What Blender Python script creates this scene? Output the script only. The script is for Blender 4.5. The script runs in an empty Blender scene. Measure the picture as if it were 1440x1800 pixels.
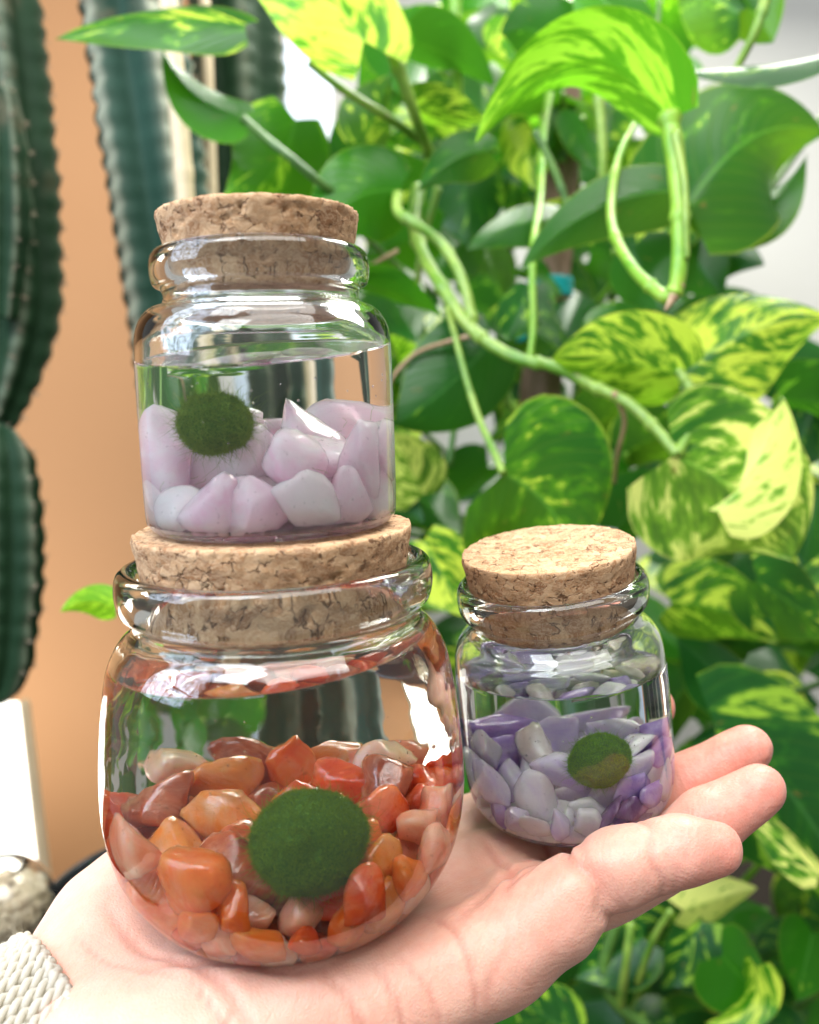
import bpy, bmesh, math, random
import numpy as np
from mathutils import Vector, Matrix, noise as mnoise

rng = np.random.default_rng(7)
random.seed(7)
S = bpy.context.scene
COL = S.collection

# ------------------------------------------------------------------ camera
F = 1500.0                                     # focal length in pixels of the 1440 x 1800 frame
PITCH, ROLL = math.radians(9.0), math.radians(-5.5)
CAMLOC = Vector((0, 0, 1.3))
camd = bpy.data.cameras.new('camera')
camd.sensor_fit = 'HORIZONTAL'; camd.sensor_width = 36.0; camd.lens = 36.0 * F / 1440.0
camd.clip_start = 0.01; camd.clip_end = 50
camd.dof.use_dof = True; camd.dof.focus_distance = 0.188; camd.dof.aperture_fstop = 15.0
cam = bpy.data.objects.new('camera', camd); COL.objects.link(cam)
CM = Matrix.Translation(CAMLOC) @ Matrix.Rotation(math.pi / 2 - PITCH, 4, 'X') @ Matrix.Rotation(ROLL, 4, 'Z')
cam.matrix_world = CM
S.camera = cam
R3 = np.array(CM.to_3x3()); T3 = np.array(CAMLOC)

def cs(px, py, d):                             # a point seen at a pixel, d metres along the view, camera axes
    return np.array([(px - 720) / F * d, -(py - 900) / F * d, -d])
def W(c): return R3 @ np.asarray(c) + T3        # camera axes -> world
def P(px, py, d): return W(cs(px, py, d))
def axis_dir(phi, th):
    p, t = math.radians(phi), math.radians(th)
    return np.array([-math.sin(p) * math.cos(t), math.cos(p) * math.cos(t), math.sin(t)])

# ------------------------------------------------------------------ world and lamps
wd = bpy.data.worlds.new('World'); S.world = wd; wd.use_nodes = True
wn = wd.node_tree.nodes; wl = wd.node_tree.links
bg = wn['Background']; bg.inputs[0].default_value = (1.0, 0.98, 0.95, 1); bg.inputs[1].default_value = 0.33

def lamp(name, loc, target, sx, sy, power, color, spread=180):
    l = bpy.data.lights.new(name, 'AREA'); l.shape = 'RECTANGLE'; l.size = sx; l.size_y = sy
    l.energy = power; l.color = color; l.spread = math.radians(spread)
    o = bpy.data.objects.new(name, l); COL.objects.link(o)
    d = Vector(target) - Vector(loc)
    o.matrix_world = Matrix.Translation(Vector(loc)) @ d.to_track_quat('-Z', 'Y').to_matrix().to_4x4()
    return o
def window_view(o, strength=1.0):              # what the window shows: pale sky seen through bare branches, with glazing bars
    l = o.data; l.use_nodes = True; nt = l.node_tree; em = [n for n in nt.nodes if n.type == 'EMISSION'][0]
    g_ = nt.nodes.new('ShaderNodeNewGeometry'); ns = nt.nodes.new('ShaderNodeTexNoise'); ns.inputs['Scale'].default_value = 7; ns.inputs['Detail'].default_value = 7; ns.inputs['Roughness'].default_value = .65
    rp_ = nt.nodes.new('ShaderNodeValToRGB'); e = rp_.color_ramp.elements
    e[0].position = .40; e[0].color = (.16, .20, .16, 1); e[1].position = .54; e[1].color = (1.25, 1.42, 1.75, 1); e.new(.70).color = (1.7, 1.75, 1.8, 1)
    sx_ = nt.nodes.new('ShaderNodeSeparateXYZ'); nt.links.new(g_.outputs['Parametric'], sx_.inputs[0]); nt.links.new(g_.outputs['Parametric'], ns.inputs['Vector']); nt.links.new(ns.outputs[0], rp_.inputs[0])
    prod = None
    for k, cnt_ in ((0, 2), (1, 3)):
        a = nt.nodes.new('ShaderNodeMath'); a.operation = 'MULTIPLY'; a.inputs[1].default_value = cnt_; nt.links.new(sx_.outputs[k], a.inputs[0])
        b = nt.nodes.new('ShaderNodeMath'); b.operation = 'PINGPONG'; b.inputs[1].default_value = .5; nt.links.new(a.outputs[0], b.inputs[0])
        c_ = nt.nodes.new('ShaderNodeMath'); c_.operation = 'GREATER_THAN'; c_.inputs[1].default_value = .035; nt.links.new(b.outputs[0], c_.inputs[0])
        if prod is None: prod = c_.outputs[0]
        else:
            m = nt.nodes.new('ShaderNodeMath'); m.operation = 'MULTIPLY'; nt.links.new(prod, m.inputs[0]); nt.links.new(c_.outputs[0], m.inputs[1]); prod = m.outputs[0]
    nt.links.new(rp_.outputs[0], em.inputs[0]); st_ = nt.nodes.new('ShaderNodeMath'); st_.operation = 'MULTIPLY'; st_.inputs[1].default_value = strength
    nt.links.new(prod, st_.inputs[0]); nt.links.new(st_.outputs[0], em.inputs[1])
window_view(lamp('window_light', W((-0.75, 0.45, 0.10)), W((-0.02, -0.02, -0.2)), 0.60, 0.9, 9.5, (0.90, 0.95, 1.0)))
lamp('window_light_pane', W((-0.35, 0.75, 0.35)), W((0.0, -0.04, -0.2)), 0.35, 0.45, 6.0, (0.95, 0.98, 1.0))
lamp('back_light', W((0.30, 1.0, -0.85)), W((0.15, 0.0, -0.5)), 0.7, 0.4, 22.0, (1.0, 0.98, 0.90))
lamp('ceiling_bounce_fill', W((0.15, 0.9, 0.25)), W((0.0, -0.05, -0.35)), 0.9, 0.7, 11.0, (1.0, 0.98, 0.95))  # added fill above the camera, standing in for light bounced off the ceiling

S.render.engine = 'CYCLES'
c = S.cycles
c.max_bounces = 24; c.transmission_bounces = 22; c.diffuse_bounces = 8; c.glossy_bounces = 6; c.transparent_max_bounces = 8
c.sample_clamp_indirect = 30.0; c.sample_clamp_direct = 0; c.caustics_refractive = True; c.caustics_reflective = False
c.use_denoising = True
c.blur_glossy = 0.6
S.view_settings.view_transform = 'Standard'; S.view_settings.look = 'None'
S.view_settings.exposure = 0.42; S.view_settings.gamma = 1

# ------------------------------------------------------------------ helpers
def tag(o, label=None, cat=None, group=None, kind=None):
    if label: o['label'] = label
    if cat: o['category'] = cat
    if group: o['group'] = group
    if kind: o['kind'] = kind
    return o

def mesh_obj(name, V, Fc, mat, parent=None, smooth=True, uv=None):
    me = bpy.data.meshes.new(name)
    me.from_pydata([tuple(map(float, p)) for p in V], [], [tuple(map(int, f)) for f in Fc])
    if smooth: me.polygons.foreach_set('use_smooth', [True] * len(me.polygons))
    if uv is not None:
        l = me.uv_layers.new(name='UVMap')
        idx = np.empty(len(me.loops), np.int64); me.loops.foreach_get('vertex_index', idx)
        l.data.foreach_set('uv', np.asarray(uv, np.float32)[idx].ravel())
    if mat: me.materials.append(mat)
    me.update()
    o = bpy.data.objects.new(name, me); COL.objects.link(o)
    if parent is not None: o.parent = parent
    return o

def empty(name, loc):
    o = bpy.data.objects.new(name, None); o.location = Vector(loc); o.empty_display_size = 0.02
    COL.objects.link(o)
    return o
def adopt(child, parent):                      # parts are modelled in world space, keep them there
    child.parent = parent
    child.matrix_parent_inverse = Matrix.Translation(-parent.location)

def catmull(pts, n=8, closed=False):
    P_ = np.asarray(pts, float); m = len(P_)
    out = []
    for i in range(m if closed else m - 1):
        p0 = P_[(i - 1) % m] if (closed or i > 0) else 2 * P_[0] - P_[1]
        p1 = P_[i]; p2 = P_[(i + 1) % m]
        p3 = P_[(i + 2) % m] if (closed or i + 2 < m) else 2 * P_[-1] - P_[-2]
        for k in range(n):
            t = k / n
            out.append(0.5 * ((2 * p1) + (-p0 + p2) * t + (2 * p0 - 5 * p1 + 4 * p2 - p3) * t * t + (-p0 + 3 * p1 - 3 * p2 + p3) * t ** 3))
    if not closed: out.append(P_[-1])
    return np.array(out)

def frames(C):
    T = np.gradient(C, axis=0); T /= np.linalg.norm(T, axis=1)[:, None] + 1e-12
    up = np.array([0.13, 0.21, 0.97])
    if abs(T[0].dot(up)) > 0.9: up = np.array([1.0, 0.1, 0])
    N = np.zeros_like(C); n = np.cross(T[0], up); n /= np.linalg.norm(n)
    for i in range(len(C)):
        n = n - T[i] * n.dot(T[i]); n /= np.linalg.norm(n) + 1e-12; N[i] = n
    return T, N, np.cross(T, N)

def tube(C, R, seg=8, shape=None, cap=True):
    """C (n,3) centre line, R radii, shape(theta, i) radius factor."""
    C = np.asarray(C, float); R = np.broadcast_to(np.asarray(R, float), (len(C),))
    T, N, B = frames(C)
    th = np.linspace(0, 2 * math.pi, seg, endpoint=False)
    V = []
    for i in range(len(C)):
        r = R[i] * (shape(th, i) if shape else 1.0)
        V.append(C[i] + np.outer(np.cos(th) * r, N[i]) + np.outer(np.sin(th) * r, B[i]))
    V = np.concatenate(V); Fs = []
    for i in range(len(C) - 1):
        for j in range(seg):
            a = i * seg + j; b = i * seg + (j + 1) % seg
            Fs.append((a, b, b + seg, a + seg))
    if cap:
        Fs.append(tuple(range(seg))[::-1]); Fs.append(tuple(len(V) - seg + k for k in range(seg)))
    return V, Fs

class MB:
    def __init__(s): s.V = []; s.F = []; s.n = 0
    def add(s, V, Fs):
        s.V.append(np.asarray(V, float)); s.F += [tuple(int(i) + s.n for i in f) for f in Fs]; s.n += len(V)
    def obj(s, name, mat, parent=None, smooth=True):
        o = mesh_obj(name, np.concatenate(s.V), s.F, mat, None, smooth)
        if parent is not None: adopt(o, parent)
        return o

def nz(p, s=1.0): return mnoise.noise(Vector(p) * s)

# ------------------------------------------------------------------ node helpers
class NT:
    def __init__(s, name):
        s.m = bpy.data.materials.new(name); s.m.use_nodes = True
        s.t = s.m.node_tree; s.t.nodes.clear(); s.out = s.t.nodes.new('ShaderNodeOutputMaterial')
    def n(s, typ, ins=None, **kw):
        x = s.t.nodes.new('ShaderNode' + typ)
        for k, v in kw.items(): setattr(x, k, v)
        for k, v in (ins or {}).items():
            sock = x.inputs[k]
            if isinstance(v, bpy.types.NodeSocket): s.t.links.new(v, sock)
            else: sock.default_value = v
        return x
    def ramp(s, fac, stops, interp='LINEAR'):
        x = s.n('ValToRGB', {0: fac}); e = x.color_ramp.elements; x.color_ramp.interpolation = interp
        while len(e) < len(stops): e.new(0.5)
        for el, (p, col) in zip(e, stops):
            el.position = p; el.color = (col if len(col) == 4 else (*col, 1)) if not isinstance(col, (int, float)) else (col, col, col, 1)
        return x.outputs[0]
    def mix(s, fac, a, b, blend='MIX'):
        x = s.n('Mix', data_type='RGBA', blend_type=blend)
        for sock, v in ((x.inputs[0], fac), (x.inputs[6], a), (x.inputs[7], b)):
            if isinstance(v, bpy.types.NodeSocket): s.t.links.new(v, sock)
            else: sock.default_value = v if isinstance(v, (int, float)) else ((*v, 1) if len(v) == 3 else v)
        return x.outputs[2]
    def math(s, op, a, b=0.0, c_=0.0):
        x = s.n('Math', operation=op)
        for i, v in enumerate((a, b, c_)):
            if isinstance(v, bpy.types.NodeSocket): s.t.links.new(v, x.inputs[i])
            else: x.inputs[i].default_value = v
        return x.outputs[0]
    def coord(s, which='Object'): return s.n('TexCoord').outputs[which]
    def noise(s, vec, scale, detail=4, rough=0.5, dist=0.0, color=False):
        x = s.n('TexNoise', {'Vector': vec, 'Scale': scale, 'Detail': detail, 'Roughness': rough, 'Distortion': dist})
        return x.outputs['Color' if color else 0]
    def bump(s, h, strength, dist, normal=None):
        i = {'Height': h, 'Strength': strength, 'Distance': dist}
        if normal is not None: i['Normal'] = normal
        return s.n('Bump', i).outputs[0]
    def done(s, shader, disp=None):
        s.t.links.new(shader, s.out.inputs[0]); return s.m

def simple(name, col, rough=0.6, **kw):
    t = NT(name); co = t.coord()
    n1 = t.noise(co, kw.get('scale', 12), 6)
    colr = t.mix(n1, [x * 0.82 for x in col], [min(1, x * 1.15) for x in col])
    p = t.n('BsdfPrincipled', {'Base Color': colr, 'Roughness': rough, 'Normal': t.bump(t.noise(co, kw.get('bscale', 120), 5), 0.25, kw.get('bd', 0.002))})
    return t.done(p.outputs[0])

def mat_glass(name, col=(1, 1, 1), ior=1.5, rough=0.0, wave=0.0):
    t = NT(name); ins = {'Color': (*col, 1), 'Roughness': rough, 'IOR': ior}
    if wave > 0:
        co = t.coord(); ins['Normal'] = t.bump(t.noise(co, 38, 3, 0.55), 1.0, wave)
    return t.done(t.n('BsdfGlass', ins).outputs[0])

def mat_cork():
    t = NT('cork'); co = t.coord()
    warp = t.noise(co, 260, 3, 0.6, color=True)
    v = t.n('VectorMath', {0: co, 1: t.n('VectorMath', {0: warp, 'Scale': 0.0042}, operation='SCALE').outputs[0]}, operation='ADD').outputs[0]
    vo = t.n('TexVoronoi', {'Vector': v, 'Scale': 380.0, 'Randomness': 1.0})
    ve = t.n('TexVoronoi', {'Vector': v, 'Scale': 380.0, 'Randomness': 1.0}, feature='DISTANCE_TO_EDGE')
    chip = t.n('SeparateColor', {0: vo.outputs['Color']})
    base = t.ramp(chip.outputs[0], [(0.0, (0.26, 0.12, 0.05)), (0.3, (0.44, 0.235, 0.11)), (0.65, (0.56, 0.33, 0.165)), (1.0, (0.70, 0.47, 0.27))])
    grain = t.noise(v, 900, 5, 0.65, 1.5)
    base = t.mix(t.math('MULTIPLY', grain, 0.75), base, (0.30, 0.155, 0.075))
    streak = t.noise(t.n('Mapping', {'Vector': v, 'Scale': (1, 1, 3.2)}).outputs[0], 420, 4, 0.6, 3.0)
    base = t.mix(t.ramp(streak, [(0.47, 0.0), (0.55, 0.55)]), base, (0.66, 0.47, 0.30))
    # seams between the chips, open only in places
    gap = t.noise(co, 380, 2, 0.6)
    seam = t.ramp(ve.outputs[0], [(0.0, 1.0), (0.09, 0.0)])
    seam = t.math('MULTIPLY', seam, t.ramp(gap, [(0.52, 0.03), (0.62, 1.0)]))
    pit = t.ramp(t.noise(v, 330, 2, 0.5), [(0.70, 0.0), (0.75, 1.0)])
    dark = t.math('MAXIMUM', seam, pit)
    colr = t.mix(dark, base, (0.17, 0.085, 0.04))
    h = t.math('SUBTRACT', t.math('ADD', t.math('MULTIPLY', grain, 0.5), t.math('MULTIPLY', chip.outputs[1], 0.5)), t.math('MULTIPLY', dark, 1.3))
    p = t.n('BsdfPrincipled', {'Base Color': colr, 'Roughness': 0.78, 'Specular IOR Level': 0.3, 'Normal': t.bump(h, 0.7, 0.0006)})
    return t.done(p.outputs[0])

def mat_stone(name, ca, cb, vein, sss=0.35, rad=(1, .4, .2), scale=0.004, rough=0.08, nscale=120, veins=.35, tw=0.0, ior=1.42):
    t = NT(name); co = t.coord(); rnd = t.n('ObjectInfo').outputs['Random']
    off = t.n('VectorMath', {0: co, 1: t.n('CombineXYZ', {0: rnd, 1: t.math('MULTIPLY', rnd, 7.3), 2: t.math('MULTIPLY', rnd, 3.1)}).outputs[0]}, operation='ADD').outputs[0]
    n1 = t.noise(off, nscale, 4, 0.55, 0.8)
    colr = t.mix(t.ramp(n1, [(.34, 0.0), (.64, 1.0)]), ca, cb)
    n2 = t.noise(off, nscale * .9, 5, 0.6, 1.2)
    colr = t.mix(t.math('MULTIPLY', t.ramp(n2, [(.48, 0.0), (.66, 1.0), (.74, .6)]), veins), colr, vein)
    sp = t.noise(off, 900, 2, .5)
    colr = t.mix(t.math('MULTIPLY', t.ramp(sp, [(.66, 0.0), (.74, 1.0)]), .35), colr, [x * .35 for x in ca])
    ins = {'Base Color': colr, 'Roughness': rough, 'IOR': ior, 'Transmission Weight': tw, 'Specular IOR Level': 0.7, 'Subsurface Weight': sss, 'Subsurface Radius': rad, 'Subsurface Scale': scale,
           'Normal': t.bump(t.math('ADD', t.noise(off, 420, 4, .6), n1), 0.4, 0.0006), 'Coat Weight': .35, 'Coat Roughness': .03, 'Coat IOR': 1.4}
    return t.done(t.n('BsdfPrincipled', ins).outputs[0])

def mat_leaf(name, dark, mid, pale, amount, rough=0.28, trans=0.45, tcol=(0.35, 0.62, 0.04)):
    t = NT(name); uv = t.coord('UV'); oi = t.n('ObjectInfo'); rnd = oi.outputs['Random']
    sp = t.n('SeparateXYZ', {0: uv}); s_, w_ = sp.outputs[0], sp.outputs[1]
    aw = t.math('ABSOLUTE', w_)
    # veins sweep forward from the midrib
    sweep = t.math('SUBTRACT', s_, t.math('MULTIPLY', aw, 0.42))
    side = t.math('MULTIPLY', t.math('SIGN', w_), 3.0)
    vv = t.n('CombineXYZ', {0: t.math('MULTIPLY', sweep, 5.0), 1: t.math('MULTIPLY_ADD', aw, 1.7, side), 2: t.math('MULTIPLY', rnd, 40.0)}).outputs[0]
    blot = t.noise(vv, 1.0, 5, 0.62, 0.6)
    vv2 = t.n('CombineXYZ', {0: t.math('MULTIPLY', sweep, 34.0), 1: t.math('MULTIPLY_ADD', aw, 9.0, side), 2: t.math('MULTIPLY', rnd, 17.0)}).outputs[0]
    fleck = t.noise(vv2, 1.0, 4, 0.6)
    a = t.math('ADD', t.math('MULTIPLY_ADD', rnd, 0.22, amount - 0.12), 0.0)
    f = t.math('ADD', t.math('MULTIPLY', blot, 0.88), t.math('MULTIPLY', fleck, 0.17))
    m1 = t.ramp(t.math('ADD', f, a), [(0.60, 0.0), (0.65, 1.0)])
    m0 = t.ramp(t.math('ADD', f, a), [(0.52, 0.0), (0.61, 1.0)])
    colr = t.mix(m0, dark, mid); colr = t.mix(m1, colr, pale)
    veins = t.math('PINGPONG', t.math('MULTIPLY', sweep, 11.0), 0.5)
    vm = t.ramp(veins, [(0.0, 1.0), (0.10, 0.0)])
    rib = t.ramp(aw, [(0.0, 1.0), (0.035, 0.0)])
    colr = t.mix(t.math('MULTIPLY', vm, 0.05), colr, pale)
    colr = t.mix(t.math('MULTIPLY', rib, 0.7), colr, [min(1, x * 1.25 + .03) for x in mid])
    blem = t.noise(vv2, .35, 3, .5)
    colr = t.mix(t.math('MULTIPLY', t.ramp(blem, [(.70, 0.0), (.74, 1.0)]), .8), colr, (.22, .13, .04))
    colr = t.mix(t.math('MULTIPLY', t.ramp(aw, [(.965, 0.0), (1.0, 1.0)]), .5), colr, pale)
    h = t.math('ADD', t.math('MULTIPLY', t.math('MAXIMUM', vm, rib), -0.6), t.math('MULTIPLY', fleck, 0.3))
    nrm = t.bump(h, 0.35, 0.0006)
    p = t.n('BsdfPrincipled', {'Base Color': colr, 'Roughness': rough, 'Normal': nrm, 'Specular IOR Level': 0.28})
    tc = t.mix(m1, [x * 0.75 for x in tcol], [min(1, x * 1.5) for x in tcol])
    tr = t.n('BsdfTranslucent', {'Color': tc, 'Normal': nrm})
    return t.done(t.n('MixShader', {0: trans, 1: p.outputs[0], 2: tr.outputs[0]}).outputs[0])

M_glass = mat_glass('clear_glass', (0.985, 0.995, 0.99), 1.5)
M_glass_wavy = mat_glass('clear_glass_wavy', (0.98, 0.993, 0.985), 1.5, wave=0.00055)
M_water = mat_glass('water', (0.995, 1.0, 1.0), 1.333)
M_wet = mat_glass('glass_to_water', (1, 1, 1), 1.333 / 1.5)
M_cork = mat_cork()
R_c = (1, .38, .16)
CARN = [('bright orange', mat_stone('carnelian_orange', (0.94, 0.15, 0.010), (0.97, 0.29, 0.05), (0.95, .50, .25), .5, R_c, .003, .045, 120, .4, 0.30, 1.3), 4),
        ('red orange', mat_stone('carnelian_red', (0.70, 0.05, 0.008), (0.90, 0.15, 0.025), (0.93, .42, .24), .45, R_c, .003, .045, 120, .4, 0.22, 1.3), 4),
        ('salmon', mat_stone('carnelian_salmon', (0.92, 0.30, 0.15), (0.96, 0.48, 0.31), (0.95, .68, .50), .5, R_c, .003, .045, 120, .4, 0.22, 1.3), 3),
        ('amber orange', mat_stone('carnelian_amber', (0.93, 0.28, 0.03), (0.96, 0.42, 0.14), (0.95, .75, .5), .5, R_c, .003, .045, 120, .4, 0.38, 1.3), 1),
        ('pale peach', mat_stone('carnelian_peach', (0.93, 0.58, 0.38), (0.96, 0.72, 0.54), (0.88, .30, .10), .5, R_c, .003, .045, 120, .4, 0.22, 1.3), 1),
        ('dark brown red', mat_stone('carnelian_brown', (0.26, 0.045, 0.02), (0.50, 0.12, 0.04), (0.80, .45, .28), .3, R_c), 2)]
R_r = (1, .8, .86)
ROSE = [('pale pink', mat_stone('rose_quartz_pink', (1.0, 0.66, 0.80), (1.0, 0.80, 0.89), (1.0, .93, .96), .85, R_r, .014, .10, 100, .5, .35, 1.2), 4),
        ('milky white', mat_stone('rose_quartz_milky', (1.0, 0.84, 0.91), (1.0, 0.92, 0.96), (1.0, .82, .90), .85, R_r, .014, .10, 100, .5, .35, 1.2), 2),
        ('deeper pink', mat_stone('rose_quartz_deep', (1.0, 0.58, 0.74), (1.0, 0.72, 0.84), (1.0, .9, .95), .85, R_r, .014, .10, 100, .5, .35, 1.2), 2)]
R_a = (.8, .6, 1)
AMET = [('lilac', mat_stone('amethyst_lilac', (0.74, 0.64, 0.95), (0.92, 0.88, 0.98), (0.95, .94, .98), .5, R_a, .003, .07, 150, .35, .35, 1.3), 4),
        ('white', mat_stone('amethyst_white', (0.86, 0.85, 0.92), (0.95, 0.94, 0.97), (0.68, .58, .88), .5, R_a, .003, .07, 150, .35, .35, 1.3), 4),
        ('deep violet', mat_stone('amethyst_violet', (0.34, 0.20, 0.62), (0.58, 0.44, 0.82), (0.80, .74, .92), .4, R_a, .003, .07, 150, .35, .35, 1.3), 3),
        ('dark plum', mat_stone('amethyst_plum', (0.15, 0.05, 0.22), (0.32, 0.16, 0.38), (0.62, .52, .70), .3, R_a, .003, .07, 150, .35, .35, 1.3), 1),
        ('sandy grey', mat_stone('amethyst_sand', (0.62, 0.55, 0.46), (0.80, 0.76, 0.70), (0.40, .30, .20), .3, R_a, .003), 1)]
M_moss = simple('moss_core', (0.06, 0.15, 0.01), 0.95, scale=300, bscale=900, bd=0.001)
def mat_fuzz(name, a, b):
    t = NT(name); co = t.coord()
    colr = t.mix(t.noise(co, 260, 3), a, b)
    p = t.n('BsdfPrincipled', {'Base Color': colr, 'Roughness': 0.9, 'Specular IOR Level': 0.1})
    tr = t.n('BsdfTranslucent', {'Color': (b[0] * 1.2, b[1] * 1.2, b[2], 1)})
    return t.done(t.n('MixShader', {0: 0.3, 1: p.outputs[0], 2: tr.outputs[0]}).outputs[0])
M_fuzz = mat_fuzz('moss_fibre', (0.045, 0.10, 0.005), (0.19, 0.31, 0.03))
M_fuzz3 = mat_fuzz('moss_fibre_bright', (0.05, 0.16, 0.005), (0.22, 0.44, 0.025))
M_fuzz2 = mat_fuzz('moss_fibre_pale', (0.07, 0.15, 0.012), (0.22, 0.32, 0.055))

L_dark = mat_leaf('leaf_dark', (0.010, 0.075, 0.012), (0.025, 0.14, 0.014), (0.30, 0.50, 0.04), -0.06, 0.27, 0.30, (0.08, 0.34, 0.015))
L_var = mat_leaf('leaf_variegated', (0.012, 0.10, 0.010), (0.07, 0.27, 0.010), (0.60, 0.72, 0.07), 0.012, 0.28, 0.34, (0.22, 0.50, 0.02))
L_cream = mat_leaf('leaf_cream', (0.015, 0.12, 0.012), (0.18, 0.42, 0.025), (0.82, 0.84, 0.22), 0.14, 0.3, 0.36, (0.36, 0.56, 0.06))
L_lime = mat_leaf('leaf_lime', (0.03, 0.20, 0.006), (0.10, 0.36, 0.008), (0.62, 0.76, 0.07), 0.04, 0.26, 0.38, (0.20, 0.50, 0.012))
L_bright = mat_leaf('leaf_bright', (0.022, 0.16, 0.006), (0.05, 0.24, 0.008), (0.46, 0.66, 0.05), -0.03, 0.26, 0.38, (0.11, 0.40, 0.012))
L_arch = mat_leaf('leaf_arch', (0.04, 0.25, 0.006), (0.10, 0.36, 0.010), (0.52, 0.70, 0.06), -0.01, 0.26, 0.33, (0.13, 0.42, 0.012))
L_young = mat_leaf('leaf_young', (0.16, 0.48, 0.015), (0.28, 0.62, 0.02), (0.5, 0.8, 0.05), 0.0, 0.3, 0.5, (0.3, 0.7, 0.02))

def mat_stem(name, a, b):
    t = NT(name); co = t.coord()
    n1 = t.noise(co, 38, 5, .6); n2 = t.noise(t.n('Mapping', {'Vector': co, 'Scale': (1, 1, .25)}).outputs[0], 420, 4, .6)
    colr = t.mix(t.ramp(n1, [(.36, 0.0), (.62, 1.0)]), a, b)
    colr = t.mix(t.math('MULTIPLY', t.ramp(n2, [(.5, 0.0), (.72, 1.0)]), .45), colr, [x * .45 for x in a])
    scar = t.noise(co, 190, 3, .5)
    colr = t.mix(t.math('MULTIPLY', t.ramp(scar, [(.66, 0.0), (.72, 1.0)]), .5), colr, (.26, .19, .09))
    p = t.n('BsdfPrincipled', {'Base Color': colr, 'Roughness': 0.42, 'Normal': t.bump(n2, .4, .0008), 'Subsurface Weight': 0.12, 'Subsurface Radius': (.4, 1, .1), 'Subsurface Scale': 0.002})
    return t.done(p.outputs[0])
M_stem = mat_stem('stem_green', (0.10, 0.25, 0.02), (0.27, 0.40, 0.06))
M_stem_bright = mat_stem('stem_lime', (0.10, 0.31, 0.012), (0.27, 0.47, 0.04))
M_stem_dark = mat_stem('stem_dark', (0.035, 0.11, 0.015), (0.10, 0.22, 0.03))
M_root = mat_stem('root_brown', (0.28, 0.17, 0.09), (0.45, 0.30, 0.18))
M_wood = simple('rough_wood', (0.20, 0.125, 0.085), 0.85, scale=60, bscale=200, bd=0.004)
M_bamboo = simple('bamboo', (0.62, 0.50, 0.33), 0.5, scale=30)
M_teal = simple('teal_tape', (0.0, 0.30, 0.32), 0.4)

def mat_wall(name, a, b, scale=2.0):
    t = NT(name); co = t.coord()
    colr = t.mix(t.noise(co, scale, 5), a, b)
    p = t.n('BsdfPrincipled', {'Base Color': colr, 'Roughness': 0.8, 'Normal': t.bump(t.noise(co, 90, 5), 0.2, 0.003)})
    return t.done(p.outputs[0])
M_orange = mat_wall('orange_paint', (0.50, 0.25, 0.11), (0.57, 0.30, 0.14))
M_white = mat_wall('white_paint', (0.42, 0.42, 0.405), (0.50, 0.50, 0.485))
M_frame = mat_wall('frame_paint', (0.70, 0.78, 0.90), (0.80, 0.86, 0.95))

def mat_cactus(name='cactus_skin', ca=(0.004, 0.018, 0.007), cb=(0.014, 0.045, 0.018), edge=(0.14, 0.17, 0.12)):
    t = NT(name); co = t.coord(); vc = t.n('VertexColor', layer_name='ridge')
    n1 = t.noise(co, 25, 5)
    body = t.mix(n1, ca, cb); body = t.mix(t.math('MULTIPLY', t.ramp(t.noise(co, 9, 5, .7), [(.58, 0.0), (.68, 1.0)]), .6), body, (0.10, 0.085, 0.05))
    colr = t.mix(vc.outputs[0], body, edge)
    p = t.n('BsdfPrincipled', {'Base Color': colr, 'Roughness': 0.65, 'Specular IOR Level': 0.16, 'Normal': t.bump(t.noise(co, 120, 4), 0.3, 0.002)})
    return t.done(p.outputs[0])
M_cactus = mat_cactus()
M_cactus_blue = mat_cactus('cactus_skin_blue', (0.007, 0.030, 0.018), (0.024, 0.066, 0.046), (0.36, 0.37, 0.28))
M_spine = simple('cactus_spine', (0.30, 0.24, 0.17), 0.7)
M_black = simple('black_plastic', (0.018, 0.02, 0.022), 0.25)
M_soil = simple('soil', (0.03, 0.022, 0.016), 0.95, scale=80, bscale=200, bd=0.01)
M_gravel = simple('beige_gravel', (0.62, 0.50, 0.34), 0.7, scale=120)

# ------------------------------------------------------------------ jars (lathed round their own axis)
def axis_frame(a):
    a = a / np.linalg.norm(a)
    x = np.cross(a, np.array([0, 0, -1.0])); x /= np.linalg.norm(x)
    return x, np.cross(a, x), a

class Jar:
    """local coords: z along the jar's axis. A = point on the axis (camera axes)."""
    def __init__(s, A, a):
        s.A = A; s.x, s.y, s.z = axis_frame(a)
    def w(s, p):                                # local -> world
        p = np.atleast_2d(p)
        return (s.A + np.outer(p[:, 0], s.x) + np.outer(p[:, 1], s.y) + np.outer(p[:, 2], s.z)) @ R3.T + T3
    def mw(s):
        m = Matrix.Identity(4)
        ax = [R3 @ v for v in (s.x, s.y, s.z)]; o = R3 @ s.A + T3
        for i in range(3):
            for j in range(3): m[i][j] = ax[j][i]
            m[i][3] = o[i]
        return m

def lathe(prof, seg, closed):
    prof = np.asarray(prof, float); n = len(prof)
    th = np.linspace(0, 2 * math.pi, seg, endpoint=False)
    V = []; ring = []
    for r, z in prof:
        if r < 1e-6: ring.append([len(V)] * seg); V.append((0, 0, z))
        else:
            ring.append(list(range(len(V), len(V) + seg))); V += [(r * math.cos(q), r * math.sin(q), z) for q in th]
    Fs = []
    for i in range(n if closed else n - 1):
        A_, B_ = ring[i], ring[(i + 1) % n]
        for j in range(seg):
            k = (j + 1) % seg; q = [A_[j], A_[k], B_[k], B_[j]]
            u_ = []
            for e in q:
                if e not in u_: u_.append(e)
            if len(u_) > 2: Fs.append(tuple(u_))
    return np.array(V), Fs

def put(o, M): o.matrix_world = M

def smooth_prof(pts, n=6): return catmull(pts, n)

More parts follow.
